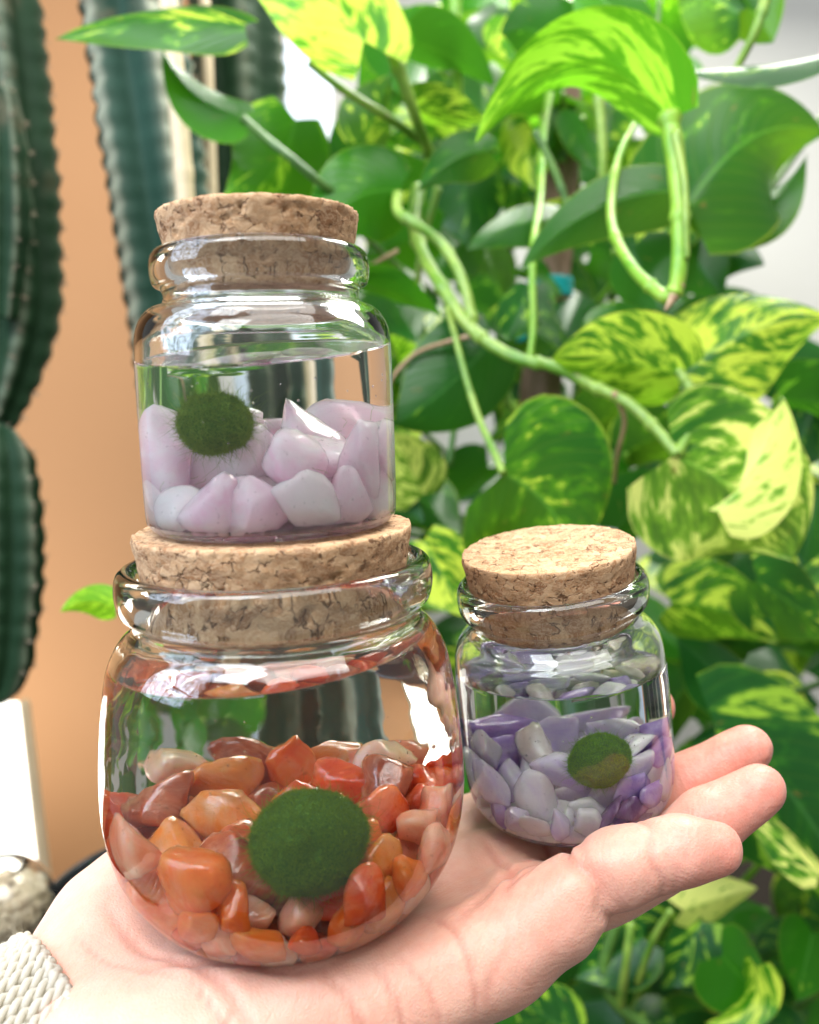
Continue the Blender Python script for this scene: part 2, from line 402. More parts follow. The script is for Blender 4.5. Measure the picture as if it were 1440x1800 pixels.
def build_jar(jar, outer, inner, mat, zlev, nl):
    """glass = outer wall and the dry inside; water = the wet inside (a glass-to-water surface) and the level top."""
    o_ = smooth_prof(outer); i_ = smooth_prof(inner)
    o_[:, 0] = np.maximum(o_[:, 0], 0); i_[:, 0] = np.maximum(i_[:, 0], 0)
    prof = np.concatenate([o_, i_[::-1][1:]]); SEG = 160
    V, Fs = lathe(prof, SEG, False)
    bm = bmesh.new(); bv = [bm.verts.new(p) for p in V]; bm.verts.ensure_lookup_table()
    rid = []                                    # profile row of each vertex, to know the inside faces
    for k, (r_, z_) in enumerate(prof): rid += [k] * (1 if r_ < 1e-6 else SEG)
    for f in Fs:
        fc = bm.faces.new([bv[i] for i in f]); fc.smooth = True; fc.material_index = 1 if min(rid[i] for i in f) >= len(o_) - 1 else 0
    bmesh.ops.recalc_face_normals(bm, faces=bm.faces)
    inn = [f for f in bm.faces if f.material_index == 1]
    gv = {v for f in inn for v in f.verts}; ge = {e for f in inn for e in f.edges}
    nl = Vector(nl); co = Vector((0, 0, zlev))
    bmesh.ops.bisect_plane(bm, geom=list(gv) + list(ge) + inn, plane_co=co, plane_no=nl)
    def below(f): return (f.calc_center_median() - co).dot(nl) < 0
    bw = bm.copy()
    bmesh.ops.delete(bm, geom=[f for f in bm.faces if f.material_index == 1 and below(f)], context='FACES')
    bmesh.ops.delete(bw, geom=[f for f in bw.faces if not (f.material_index == 1 and below(f))], context='FACES')
    for f in bm.faces: f.material_index = 0
    bmesh.ops.reverse_faces(bw, faces=bw.faces[:])
    for f in bw.faces: f.material_index = 0
    rim = [e for e in bw.edges if len(e.link_faces) == 1]
    # level top with a small meniscus drawn up the glass
    loop = {v for e in rim for v in e.verts}; cen = sum((v.co for v in loop), Vector()) / len(loop)
    ordv = sorted(loop, key=lambda v: math.atan2(v.co.y - cen.y, v.co.x - cen.x)); prev = ordv
    for q, dz in ((.985, -.00022), (.96, -.00038), (.90, -.00042)):
        cur = [bw.verts.new(cen + (v.co - cen) * q + nl * dz) for v in ordv]
        for i in range(len(ordv)):
            j = (i + 1) % len(ordv); f = bw.faces.new((prev[i], prev[j], cur[j], cur[i])); f.material_index = 1; f.smooth = True
        prev = cur
    f = bw.faces.new(prev); f.material_index = 1
    if f.normal.dot(nl) < 0 or True:
        bw.normal_update()
        for f in [f for f in bw.faces if f.material_index == 1]:
            if f.normal.dot(nl) < 0: f.normal_flip()
    res = []
    for name, b_, ms in (('glass_jar', bm, [mat]), ('water', bw, [M_wet, M_water])):
        me = bpy.data.meshes.new(name); b_.to_mesh(me); b_.free()
        for m in ms: me.materials.append(m)
        o = bpy.data.objects.new(name, me); COL.objects.link(o); put(o, jar.mw()); res.append(o)
    return res[0], res[1], i_

def build_cork(name, jar, z0, r0, z1, r1, seed, seg=220, rows=44):
    """z0,r0 = bottom; z1,r1 = top. Chipped edges and real pits."""
    V = []; Fs = []
    prof = []
    for k in range(7): prof.append((r0 * (k + 0.001) / 7, z0, 0))
    for k in range(rows + 1):
        q = k / rows; prof.append((r0 + (r1 - r0) * q, z0 + (z1 - z0) * q, 1))
    for k in range(26)[::-1]: prof.append((r1 * (k + 0.001) / 26, z1, 2))
    for (r, z, kind) in prof:
        for j in range(seg):
            q = 2 * math.pi * j / seg
            p = Vector((r * math.cos(q), r * math.sin(q), z)); s3 = p * 330 + Vector((seed * 11.3, 0, seed))
            nv = mnoise.noise(s3) * 0.00022 + mnoise.noise(s3 * 2.6) * 0.00014
            pit = mnoise.noise(p * 520 + Vector((seed, 5, 2)))
            if pit > 0.42: nv -= (pit - 0.42) * 0.0035
            if kind == 1:
                edge = min(abs(z - z1), abs(z - z0))
                if edge < 0.0009: nv -= (0.0009 - edge) * (0.35 + 0.9 * max(0, mnoise.noise(p * 700 + Vector((3, seed, 1)))))
                rr = r + nv; V.append((rr * math.cos(q), rr * math.sin(q), z + (mnoise.noise(p * 600) * 0.00025 if edge < 1e-5 else 0)))
            else:
                V.append((r * math.cos(q), r * math.sin(q), z + (nv if kind == 2 else -nv)))
    n = len(prof)
    for i in range(n - 1):
        for j in range(seg):
            k = (j + 1) % seg
            Fs.append((i * seg + j, i * seg + k, (i + 1) * seg + k, (i + 1) * seg + j))
    o = mesh_obj(name, V, Fs, M_cork); put(o, jar.mw())
    return o

# ---- stones: relax spheres inside the jar's profile, then shape each one
def stone_mesh(kind, seed, sub=3):
    r = np.random.default_rng(seed)
    bm = bmesh.new(); bmesh.ops.create_icosphere(bm, subdivisions=sub, radius=1.0)
    V = np.array([v.co[:] for v in bm.verts])
    cuts = {'carnelian': (12, .44, .84), 'rose': (13, .42, .82), 'chip': (13, .38, .78)}[kind]
    for _ in range(cuts[0]):
        n = r.normal(size=3); n /= np.linalg.norm(n); d = r.uniform(cuts[1], cuts[2])
        h = V @ n - d; V -= np.outer(np.maximum(h, 0) * 0.93, n)
    for i, v in enumerate(bm.verts): v.co = V[i]
    for _ in range(1):
        bmesh.ops.smooth_vert(bm, verts=bm.verts, factor=0.35, use_axis_x=True, use_axis_y=True, use_axis_z=True)
    off = Vector(r.uniform(-50, 50, 3))
    for v in bm.verts:
        v.co *= 1 + 0.12 * mnoise.noise(v.co * 1.3 + off) + 0.05 * mnoise.noise(v.co * 3.2 + off) + .015 * mnoise.noise(v.co * 8 + off)
    V = np.array([v.co[:] for v in bm.verts]); V /= np.abs(V).max(axis=0)
    Fs = [[l.vert.index for l in f.loops] for f in bm.faces]; bm.free()
    return V, Fs

def relax(n, rad, prof_in, ztop, fixed, seed, iters=500):
    """n spheres of radius rad[i] settled in a lathed vessel; fixed = [(centre, r)]"""
    r = np.random.default_rng(seed)
    zr = prof_in[np.argsort(prof_in[:, 1])]
    zmin = prof_in[:, 1].min() + 0.0003
    def rad_at(z): return np.interp(z, zr[:, 1], zr[:, 0])
    q = r.uniform(0, 2 * math.pi, n); rr = np.sqrt(r.uniform(0, 1, n)) * (prof_in[:, 0].max() * .8)
    X = np.stack([rr * np.cos(q), rr * np.sin(q), zmin + r.uniform(0.004, 0.05, n)], 1)
    fx = np.array([f[0] for f in fixed]).reshape(-1, 3); fr = np.array([f[1] for f in fixed])
    for it in range(iters):
        X[:, 2] -= 0.00045 * (1 - it / iters)
        for _ in range(2):
            D = X[:, None] - X[None]; L = np.linalg.norm(D, axis=2) + np.eye(n); ov = (rad[:, None] + rad[None]) - L
            np.fill_diagonal(ov, 0); ov = np.maximum(ov, 0)
            X += (D / L[..., None] * (ov * 0.28)[..., None]).sum(1)
            if len(fx):
                D = X[:, None] - fx[None]; L = np.linalg.norm(D, axis=2) + 1e-9; ov = np.maximum(rad[:, None] * 1.02 + fr[None] - L, 0)
                X += (D / L[..., None] * ov[..., None]).sum(1)
            X[:, 2] = np.maximum(X[:, 2], zmin + rad * 0.85)
            lim = np.maximum(rad_at(np.maximum(X[:, 2] - rad * .35, zmin)) - rad * 0.95, 0.001)
            h = np.hypot(X[:, 0], X[:, 1]); k = np.where(h > lim, lim / np.maximum(h, 1e-9), 1)
            X[:, 0] *= k; X[:, 1] *= k
    return X

# ------------------------------------------------------------------ the hand that carries the jars
STACK_AX = axis_dir(1.7, 7.7); A1 = cs(503, 1330, .19)
PUR_AX = axis_dir(7.5, 12.7); A2 = cs(985, 1200, .2197)
O_ = A1 - 0.0324 * STACK_AX; Bp = A2 - 0.0334 * PUR_AX
hn = STACK_AX; hu = (Bp - O_) / np.linalg.norm(Bp - O_); hu = hu - hn * hu.dot(hn); hu /= np.linalg.norm(hu); hv = np.cross(hn, hu)
HB = np.stack([hu, hv, hn])                    # rows: along the fingers, away from camera, up (cm)
def hand_w(p): return ((np.asarray(p, float) / 100) @ HB + O_) @ R3.T + T3
def pix_to_hand(px, py, n=0.0):                # where the view ray meets the palm plane
    r = cs(px, py, 1.0); k = (O_ + hn * n / 100).dot(hn) / r.dot(hn); q = (r * k - O_) * 100
    return q.dot(hu), q.dot(hv)

def smin(a, b, k):
    h = np.clip(0.5 + 0.5 * (b - a) / k, 0, 1); return b * (1 - h) + a * h - k * h * (1 - h)

def build_hand():
    h = 0.11
    lo = np.array([-10.5, -6.6, -5.0]); hi = np.array([13.4, 10.5, 4.0])
    ax = [np.arange(lo[i], hi[i], h) for i in range(3)]
    X, Y, Z = np.meshgrid(*ax, indexing='ij'); X = X.astype(np.float32); Y = Y.astype(np.float32); Z = Z.astype(np.float32)
    def cone(a, b, ra, rb, flat=1.0, D=None):
        a = np.array(a, float); b = np.array(b, float); d = b - a; L2 = d.dot(d)
        m = max(ra, rb) + 2.2
        sl = tuple(slice(max(0, int((min(a[i], b[i]) - m - lo[i]) / h)), max(0, int((max(a[i], b[i]) + m - lo[i]) / h) + 2)) for i in range(3))
        x, y, z = X[sl] - a[0], Y[sl] - a[1], Z[sl] - a[2]
        t = np.clip((x * d[0] + y * d[1] + z * d[2]) / L2, 0, 1)
        r = ra + (rb - ra) * t
        return sl, np.sqrt((x - t * d[0]) ** 2 + (y - t * d[1]) ** 2 + ((z - t * d[2]) / flat) ** 2) - r
    def group(prims, k):
        G = np.full(X.shape, 3.0, np.float32)
        for p in prims:
            sl, D = cone(*p); G[sl] = smin(G[sl], D.astype(np.float32), k)
        return G
    palm = group([
        ((-10, -2.0, -3.0), (-5.0, -.5, -2.0), 1.7, 1.6, .85), ((-10, -.3, -3.0), (-4.6, .8, -1.9), 1.7, 1.6, .85),
        ((-4.6, -1.4, -1.65), (3.5, -3.0, -1.0), 1.5, 1.0), ((-4.6, -.5, -1.7), (4.3, -1.6, -1.45), 1.5, 1.15),
        ((-4.5, .5, -1.7), (4.7, .2, -1.45), 1.5, 1.2), ((-4.1, 1.2, -1.6), (4.5, 2.1, -1.35), 1.45, 1.15),
        ((-4.2, -1.9, -1.5), (1.5, -2.62, -1.25), 1.55, 1.15),                                   # heel, little-finger side
        ((3.1, -3.0, -.75), (4.85, -3.33, -.22), .98, 1.0), ((3.9, -1.9, -1.3), (5.4, -1.9, -1.0), 1.0, .98),
        ((4.1, .0, -1.3), (5.6, -.1, -1.05), 1.05, 1.0), ((3.9, 1.9, -1.2), (5.5, 2.0, -1.0), 1.05, 1.0),
        ((-3.75, 1.9, -1.1), (-1.9, 3.3, -1.0), 1.55, 1.5), ((-4.0, .6, -1.35), (-3.4, 2.2, -1.0), 1.3, 1.45),
    ], 0.75)
    thumb = group([((-2.3, 3.0, -1.0), (-1.4, 5.4, -.3), 1.45, 1.08), ((-1.4, 5.4, -.3), (-.4, 7.6, .3), 1.05, .95),
                   ((-.4, 7.6, .3), (.5, 9.2, .45), .95, .74)], .3)
    palm = smin(palm, thumb, .9)
    fingers = [
        [((3.9, -3.1, -.50), .92), ((5.55, -3.55, .50), .80), ((6.2, -3.79, .78), .84), ((6.85, -4.05, .97), .765), ((7.5, -4.32, 1.10), .77), ((8.2, -4.6, 1.12), .60)],
        [((4.6, -1.75, -1.15), .98), ((6.2, -2.0, -.95), .87), ((7.2, -2.25, -.72), .89), ((8.3, -2.6, -.25), .82), ((9.6, -3.0, .60), .80), ((10.95, -3.35, 1.28), .63)],
        [((4.9, .1, -1.3), 1.0), ((6.6, .0, -1.05), .92), ((7.8, -.2, -.82), .93), ((9.0, -.6, -.3), .85), ((10.5, -1.3, .62), .83), ((12.0, -2.0, 1.62), .65)],
        [((4.8, 2.1, -1.2), 1.0), ((6.6, 2.2, -1.0), .92), ((7.8, 2.2, -.75), .9), ((8.9, 1.9, -.2), .84), ((10.1, 1.4, .75), .80), ((11.15, .7, 2.05), .66)],
    ]
    body = palm
    allf = None
    for fg in fingers:
        pr = [(fg[i][0], fg[i + 1][0], fg[i][1], fg[i + 1][1]) for i in range(len(fg) - 1)]
        G = group(pr, .16)
        allf = G if allf is None else smin(allf, G, .10)
    body = smin(body, allf, .34)
    # the jars' bases press a shallow seat into the soft skin
    Vv = body
    nx, ny, nz_ = Vv.shape
    ins = Vv < 0
    # surface nets
    c8 = sum(ins[i:nx - 1 + i, j:ny - 1 + j, k:nz_ - 1 + k].astype(np.int8) for i in (0, 1) for j in (0, 1) for k in (0, 1))
    act = (c8 > 0) & (c8 < 8); idx = np.full(act.shape, -1, np.int64); ii = np.argwhere(act); idx[act] = np.arange(len(ii))
    acc = np.zeros((len(ii), 3)); cnt = np.zeros(len(ii))
    cor = [(i, j, k) for i in (0, 1) for j in (0, 1) for k in (0, 1)]
    for a in cor:
        for b in cor:
            df = [b[q] - a[q] for q in range(3)]
            if sorted(df) != [0, 0, 1]: continue
            va = Vv[ii[:, 0] + a[0], ii[:, 1] + a[1], ii[:, 2] + a[2]]; vb = Vv[ii[:, 0] + b[0], ii[:, 1] + b[1], ii[:, 2] + b[2]]
            m = (va < 0) != (vb < 0); t = np.where(m, va / np.where(va == vb, 1, va - vb), 0)
            pt = np.array(a)[None] + t[:, None] * np.array(df)[None]
            acc[m] += pt[m]; cnt[m] += 1
    VV = lo + (ii + acc / cnt[:, None]) * h
    Fs = []
    for axn in range(3):
        sl0 = [slice(1, -1)] * 3; sl0[axn] = slice(0, -1); sl1 = list(sl0); sl1[axn] = slice(1, None)
        a = ins[tuple(sl0)]; b = ins[tuple(sl1)]; m = np.argwhere(a != b)
        off = np.array([1, 1, 1]); off[axn] = 0; m2 = m + off
        flip = ~a[tuple(m.T)]
        o1, o2 = [q for q in range(3) if q != axn]
        e1 = np.zeros(3, int); e1[o1] = 1; e2 = np.zeros(3, int); e2[o2] = 1
        q = np.stack([idx[tuple((m2 - e1 - e2).T)], idx[tuple((m2 - e2).T)], idx[tuple(m2.T)], idx[tuple((m2 - e1).T)]], 1)
        if axn == 1: flip = ~flip
        q[flip] = q[flip][:, ::-1]
        Fs.append(q)
    Fs = np.concatenate(Fs); Fs = Fs[(Fs >= 0).all(1)]
    # laplacian polish
    E_ = np.concatenate([Fs[:, [0, 1]], Fs[:, [1, 2]], Fs[:, [2, 3]], Fs[:, [3, 0]]]); E_ = np.concatenate([E_, E_[:, ::-1]])
    def lap(V, f):
        A_ = np.zeros_like(V); n_ = np.bincount(E_[:, 0], minlength=len(V)).astype(float)
        for q in range(3): A_[:, q] = np.bincount(E_[:, 0], V[E_[:, 1], q], minlength=len(V))
        return V + f * (A_ / np.maximum(n_, 1)[:, None] - V)
    for _ in range(6): VV = lap(VV, .6)
    # normals
    def normals(V):
        fn = np.cross(V[Fs[:, 2]] - V[Fs[:, 0]], V[Fs[:, 3]] - V[Fs[:, 1]]); N = np.zeros_like(V)
        for q in range(4):
            for w in range(3): N[:, w] += np.bincount(Fs[:, q], fn[:, w], minlength=len(V))
        return N / (np.linalg.norm(N, axis=1)[:, None] + 1e-12)
    N = normals(VV)
    up = np.clip((N[:, 2] + .35) * 2.0, 0, 1)
    side = np.clip(1.2 - np.abs(N[:, 0]), 0, 1)
    def seg_dist(p, poly):                      # distance in the palm plane to a polyline
        d = np.full(len(p), 9.0); s_ = np.zeros(len(p)); tot = len(poly) - 1
        for i in range(tot):
            a, b = np.array(poly[i]), np.array(poly[i + 1]); ab = b - a
            t = np.clip(((p - a) @ ab) / (ab @ ab + 1e-9), 0, 1); q = np.linalg.norm(p - a - t[:, None] * ab, axis=1)
            m = q < d; d[m] = q[m]; s_[m] = (i + t[m]) / tot
        return d, s_
    disp = np.zeros(len(VV)); red = np.zeros(len(VV)); fold = np.zeros(len(VV))
    p2 = VV[:, :2]
    # creases: (polyline seen in the photograph or u-v points, width, depth)
    def pl(pts, n=0.0): return [tuple(x) for x in catmull([(*pix_to_hand(x, y, n), 0) for x, y in pts], 5)[:, :2]]
    cr = [
        (pl([(262, 1712), (330, 1702), (420, 1704), (520, 1712), (600, 1700)]), .10, .07),
        (pl([(190, 1620), (240, 1665), (330, 1705), (400, 1745), (470, 1800)]), .09, .045),
        (pl([(560, 1705), (640, 1745), (700, 1800)]), .07, .04),
        (pl([(655, 1690), (700, 1720), (745, 1760)]), .06, .035),
        (pl([(735, 1610), (810, 1660), (870, 1740)]), .07, .03),
        (pl([(800, 1620), (870, 1560), (905, 1510), (960, 1490)], .3), .12, .07),
        (pl([(880, 1560), (930, 1540), (985, 1500)], .6), .08, .04),
        (pl([(845, 1460), (885, 1500), (905, 1545), (890, 1600)], .2), .10, .06),
        (pl([(410, 1760), (380, 1800)]), .06, .02), (pl([(330, 1735), (420, 1800)]), .05, .02),
        (pl([(120, 1650), (200, 1700), (330, 1735)]), .05, .02),
        (pl([(620, 1740), (760, 1730), (900, 1660)]), .06, .02), (pl([(700, 1680), (790, 1720), (840, 1790)]), .05, .018),
    ]
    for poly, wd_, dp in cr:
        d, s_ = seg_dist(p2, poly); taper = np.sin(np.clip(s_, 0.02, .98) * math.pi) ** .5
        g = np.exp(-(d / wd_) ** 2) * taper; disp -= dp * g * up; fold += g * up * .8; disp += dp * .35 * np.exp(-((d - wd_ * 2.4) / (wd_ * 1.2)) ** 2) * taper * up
    # finger folds: rings across each finger at its joints
    for fi, fg in enumerate(fingers):
        pts = [np.array(x[0]) for x in fg]
        for j, (amp, w0) in ((1, (.12, .15)), (3, (.055, .08))) if fi == 0 else ((1, (.09, .13)), (3, (.05, .09))):
            q = pts[j]; t = pts[j + 1] - pts[j - 1]; t /= np.linalg.norm(t); rel = VV - q
            near = np.linalg.norm(rel - np.outer(rel @ t, t), axis=1) < fg[j][1] * 1.35
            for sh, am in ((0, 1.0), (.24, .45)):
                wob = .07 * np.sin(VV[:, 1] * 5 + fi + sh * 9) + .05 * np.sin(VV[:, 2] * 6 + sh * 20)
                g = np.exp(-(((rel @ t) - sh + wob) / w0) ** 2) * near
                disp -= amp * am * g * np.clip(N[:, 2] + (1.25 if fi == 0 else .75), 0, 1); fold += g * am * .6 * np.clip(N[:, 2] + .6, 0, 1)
        tip = pts[-1]; red += np.exp(-(np.linalg.norm(VV - tip, axis=1) / 1.9) ** 2) * 1.0
        red += .35 * np.exp(-(np.linalg.norm(VV - pts[1], axis=1) / 1.1) ** 2)
    for q, s_, k in (((3.9, -3.4, -.1), 1.3, .6), ((-4.6, 0, -.3), 1.5, .35), ((3.5, -1.0, -.3), 1.3, .55), ((-1, -3.6, -.6), 2.0, .3), ((1.5, -3.2, -.3), 1.0, .25)):
        red += k * np.exp(-(np.linalg.norm(VV - np.array(q), axis=1) / s_) ** 2)
    lump = np.array([mnoise.noise(Vector(p) * 1.1) * .05 + mnoise.noise(Vector(p) * 3.1) * .005 for p in VV])
    VV = VV + N * (disp * 1.4 + lump)[:, None]
    # keep the skin just under the jars that rest on it
    def press(c_, axv, rb, prof_r):
        q = (VV / 100) @ HB + O_ - c_; zc = q @ axv; rr = np.linalg.norm(q - np.outer(zc, axv), axis=1)
        surf = np.interp(rr, prof_r[0], prof_r[1])  # height of the glass above the base at radius rr
        over = zc - surf + .0003; m = (over > 0) & (over < .016) & (rr < prof_r[0][-1]); 
        q2 = VV.copy(); q2[m] -= (over[m, None] * axv[None]) @ HB.T * 100; return q2
    VV = press(O_, STACK_AX, .0245, (np.array([0, .0241, .0300, .0344, .0375, .0391]), np.array([0, 0, .0031, .0085, .0148, .0223])))
    VV = press(Bp, PUR_AX, .02, (np.array([0, .0195, .0243, .0262, .0269]), np.array([0, 0, .0023, .006, .010])))
    VV = lap(VV, .3)
    return VV, Fs, np.clip(red, 0, 1), np.clip(fold, 0, 1)

def mat_skin():
    t = NT('skin'); co = t.coord(); vr = t.n('VertexColor', layer_name='tone')
    sp = t.n('SeparateColor', {0: vr.outputs[0]})
    n1 = t.noise(co, 75, 6, .7); n2 = t.noise(co, 240, 4, .6)
    base = t.mix(t.ramp(n1, [(.25, 0.0), (.78, 1.0)]), (0.73, 0.455, 0.35), (0.67, 0.35, 0.26))
    base = t.mix(t.math('MULTIPLY', sp.outputs[0], .75), base, (0.62, 0.20, 0.15))
    base = t.mix(t.math('MULTIPLY', t.ramp(n2, [(.42, 0.0), (.7, 1.0)]), .2), base, (0.80, 0.57, 0.46))
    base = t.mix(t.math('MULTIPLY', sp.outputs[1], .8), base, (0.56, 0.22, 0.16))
    vo = t.n('TexVoronoi', {'Vector': t.n('Mapping', {'Vector': co, 'Scale': (1, 1, 1.0)}).outputs[0], 'Scale': 1150.0}, feature='DISTANCE_TO_EDGE').outputs[0]
    lines = t.n('TexWave', {'Vector': t.n('Mapping', {'Vector': co, 'Rotation': (.3, .4, .9)}).outputs[0], 'Scale': 210.0, 'Distortion': 14.0, 'Detail': 4.0, 'Detail Scale': .6, 'Detail Roughness': .6}).outputs[0]
    h = t.math('ADD', t.math('MULTIPLY', t.ramp(vo, [(0, 0.0), (.35, 1.0)]), .5), t.math('MULTIPLY', lines, .5))
    h = t.math('ADD', h, t.math('MULTIPLY', t.noise(co, 200, 5, .65), .6))
    p = t.n('BsdfPrincipled', {'Base Color': base, 'Roughness': 0.46, 'Specular IOR Level': .42, 'Subsurface Weight': .45, 'Subsurface Radius': (1.0, .36, .2), 'Subsurface Scale': .003,
                              'Normal': t.bump(h, .22, .0004), 'Sheen Weight': .12, 'Sheen Roughness': .4})
    return t.done(p.outputs[0])
M_skin = mat_skin()

VV, HF, red, fold = build_hand()
HW = hand_w(VV)
person = empty('person', HW.mean(0)); tag(person, 'open left palm in a cream ribbed knit sleeve holding all the jars', 'person')
hand = mesh_obj('hand', HW, HF, M_skin); adopt(hand, person)
at = hand.data.color_attributes.new('tone', 'FLOAT_COLOR', 'POINT')
at.data.foreach_set('color', np.stack([red, fold, np.zeros_like(red), np.ones_like(red)], 1).ravel())
# fine hairs along the heel's outer edge
def hair_tris(roots, dirs, length, width, curl, seed):
    r = np.random.default_rng(seed); n = len(roots); V = []; Fs = []
    L = length * r.uniform(.5, 1.3, n)
    side = np.cross(dirs, r.normal(size=(n, 3))); side /= np.linalg.norm(side, axis=1)[:, None] + 1e-9
    bend = np.cross(dirs, side) * curl * r.normal(size=(n, 1)) + side * curl * r.normal(size=(n, 1))
    m1 = roots + dirs * (L * .5)[:, None] + bend * (L * .3)[:, None]; tip = roots + dirs * (L * .85)[:, None] + bend * L[:, None]
    w = side * width / 2
    V = np.stack([roots - w, roots + w, m1 + w * .8, m1 - w * .8, tip], 1).reshape(-1, 3)
    k = np.arange(n)[:, None] * 5
    F4 = (k + np.array([[0, 1, 2, 3]])).tolist(); F3 = (k + np.array([[3, 2, 4]])).tolist()
    return V, F4 + F3

# ---- knitted cuff: ribs of two twisted yarns running along the forearm
M_knit = mat_fuzz('cream_wool', (0.50, 0.46, 0.39), (0.70, 0.665, 0.59))
def build_sleeve():
    mb = MB(); fz = MB()
    a = np.array([-4.75, .0, -2.35]); d = np.array([-1.0, -.28, -.18]); d /= np.linalg.norm(d)
    e1 = np.array([0, 0, 1.0]); e1 -= d * e1.dot(d); e1 /= np.linalg.norm(e1); e2 = np.cross(d, e1)
    NR = 62; roots = []; dirs = []
    for k in range(NR):
        q0 = 2 * math.pi * k / NR
        for strand in (0, 1):
            pts = []
            for s_ in np.linspace(0, 5.2, 84):
                open_ = .20 * math.exp(-s_ * 1.4)
                ra, rb = 2.35 + open_ + .06 * s_, 2.95 + open_ + .06 * s_
                ph = 2 * math.pi * s_ / .50 + strand * math.pi + k * .9
                q = q0 + math.cos(ph) * .027
                rad_ = .075 * math.sin(ph) + .03 * math.sin(s_ * 1.7 + k)
                nrm = e1 * math.cos(q) + e2 * math.sin(q)
                pts.append(a + d * (s_ + .05 * math.sin(k * 2.1)) + e1 * math.cos(q) * ra + e2 * math.sin(q) * rb + nrm * rad_)
                if rng.random() < .5: roots.append(pts[-1] + nrm * .06); dirs.append(nrm + rng.normal(size=3) * .5)
            mb.add(*tube(hand_w(pts), .00083, 7))
    # inner lining so no gaps show between the ribs
    th = np.linspace(0, 2 * math.pi, 64, endpoint=False); Vv = []; Fs = []
    for i, s_ in enumerate((0.05, 1.5, 3.2, 5.2)):
        op = .20 * math.exp(-s_ * 1.4)
        for q in th: Vv.append(a + d * s_ + e1 * math.cos(q) * (2.27 + op + .06 * s_) + e2 * math.sin(q) * (2.87 + op + .06 * s_))
    for i in range(3):
        for j in range(64): Fs.append((i * 64 + j, i * 64 + (j + 1) % 64, (i + 1) * 64 + (j + 1) % 64, (i + 1) * 64 + j))
    mb.add(hand_w(Vv), Fs)
    # rolled edge of the cuff: a ring of small loops
    ring = []
    for q in np.linspace(0, 2 * math.pi, 600):
        w = math.sin(q * NR); ring.append(a + d * (.02 + .07 * w) + e1 * math.cos(q) * (2.52 + .05 * w) + e2 * math.sin(q) * (3.12 + .05 * w))
    mb.add(*tube(hand_w(ring), .0010, 6))
    sl = mb.obj('sleeve', M_knit, person)
    D = np.array(dirs); D /= np.linalg.norm(D, axis=1)[:, None]
    Dw = D @ HB @ R3.T
    V, Fs = hair_tris(hand_w(roots), Dw, .0022, .00007, .8, 4)
    f = mesh_obj('wool_fuzz', V, Fs, M_knit); adopt(f, person); tag(f, kind='stuff')
build_sleeve()

# ------------------------------------------------------------------ the three jars and what is in them
G_UP_cam = R3.T @ np.array([0, 0, 1.0])
stack = Jar(A1, STACK_AX); pur = Jar(A2, PUR_AX)
def local_dir(j, v): return (float(v.dot(j.x)), float(v.dot(j.y)), float(v.dot(j.z)))

DZ = -0.0008
big_out = [(0, -.0340), (.018, -.0348), (.0245, -.0348), (.0305, -.0315), (.0349, -.0257), (.0381, -.0189), (.0399, -.0094), (.0400, 0), (.0391, .0106), (.0382, .0171), (.0370, .0236), (.0347, .0285), (.0318, .0318), (.0316, .0345), (.0334, .0362), (.0342, .0395), (.0339, .0430), (.0328, .0446), (.0312, .0449), (.0303, .0442)]
big_in = [(0, -.0318), (.018, -.0324), (.0238, -.0318), (.029, -.0285), (.0332, -.0235), (.0362, -.0175), (.0379, -.009), (.0381, 0), (.0373, .0106), (.0364, .0171), (.0350, .0236), (.0325, .0283), (.0292, .0315), (.0287, .034), (.0291, .038), (.0298, .042), (.0303, .0442)]
pk_out = [(r, z + DZ) for r, z in [(0, .0537), (.018, .0530), (.0232, .0530), (.0257, .0546), (.0263, .058), (.0264, .073), (.0263, .0886), (.0256, .0945), (.0234, .0977), (.0206, .0990), (.0199, .1003), (.0203, .1020), (.0218, .1030), (.0223, .1058), (.0219, .1085), (.0206, .1097), (.0194, .1094)]]
pk_in = [(r, z + DZ) for r, z in [(0, .0549), (.018, .0546), (.0226, .0548), (.0246, .0563), (.0251, .060), (.0252, .073), (.0251, .0882), (.0244, .0930), (.0222, .0960), (.0192, .0978), (.0182, .0995), (.0181, .102), (.0184, .106), (.0194, .1094)]]
pu_out = [(0, -.0340), (.014, -.0347), (.0198, -.0346), (.0243, -.0325), (.0265, -.0280), (.0271, -.020), (.0269, 0), (.0263, .0090), (.0250, .0135), (.0224, .0163), (.0212, .0180), (.0213, .0200), (.0232, .0215), (.0238, .0245), (.0235, .0275), (.0222, .0289), (.0209, .0286)]
pu_in = [(0, -.0326), (.014, -.0331), (.0188, -.0329), (.0228, -.0309), (.0250, -.0270), (.0257, -.020), (.0255, 0), (.0249, .0085), (.0235, .0123), (.0208, .0147), (.0196, .017), (.0195, .020), (.0200, .0245), (.0209, .0286)]

g = local_dir(stack, G_UP_cam); g2 = local_dir(stack, axis_dir(3.6, 17.0)); g3 = local_dir(pur, G_UP_cam)
big_out, big_in = [[(r_ * .985, z * .93 if z < 0 else z) for r_, z in q] for q in (big_out, big_in)]
pu_out, pu_in = [[(r_, z * .96 if z < 0 else z) for r_, z in q] for q in (pu_out, pu_in)]
jb, wb, bi = build_jar(stack, big_out, big_in, M_glass_wavy, .0268, g)
jp, wp, pi_ = build_jar(stack, pk_out, pk_in, M_glass, .0893, g2)
ju, wu, ui = build_jar(pur, pu_out, pu_in, M_glass, .0058, g3)
tag(jb, 'largest bulbous clear glass jar holding orange stones, standing on the palm', 'jar', 'cork stoppered glass jars')
tag(jp, 'straight sided clear glass jar with pink stones stacked on the largest jar', 'jar', 'cork stoppered glass jars')
tag(ju, 'small clear glass jar with purple stones resting on the fingers', 'jar', 'cork stoppered glass jars')
tag(wb, 'clear water filling the largest jar above the orange stones', 'water', 'water in the jars')
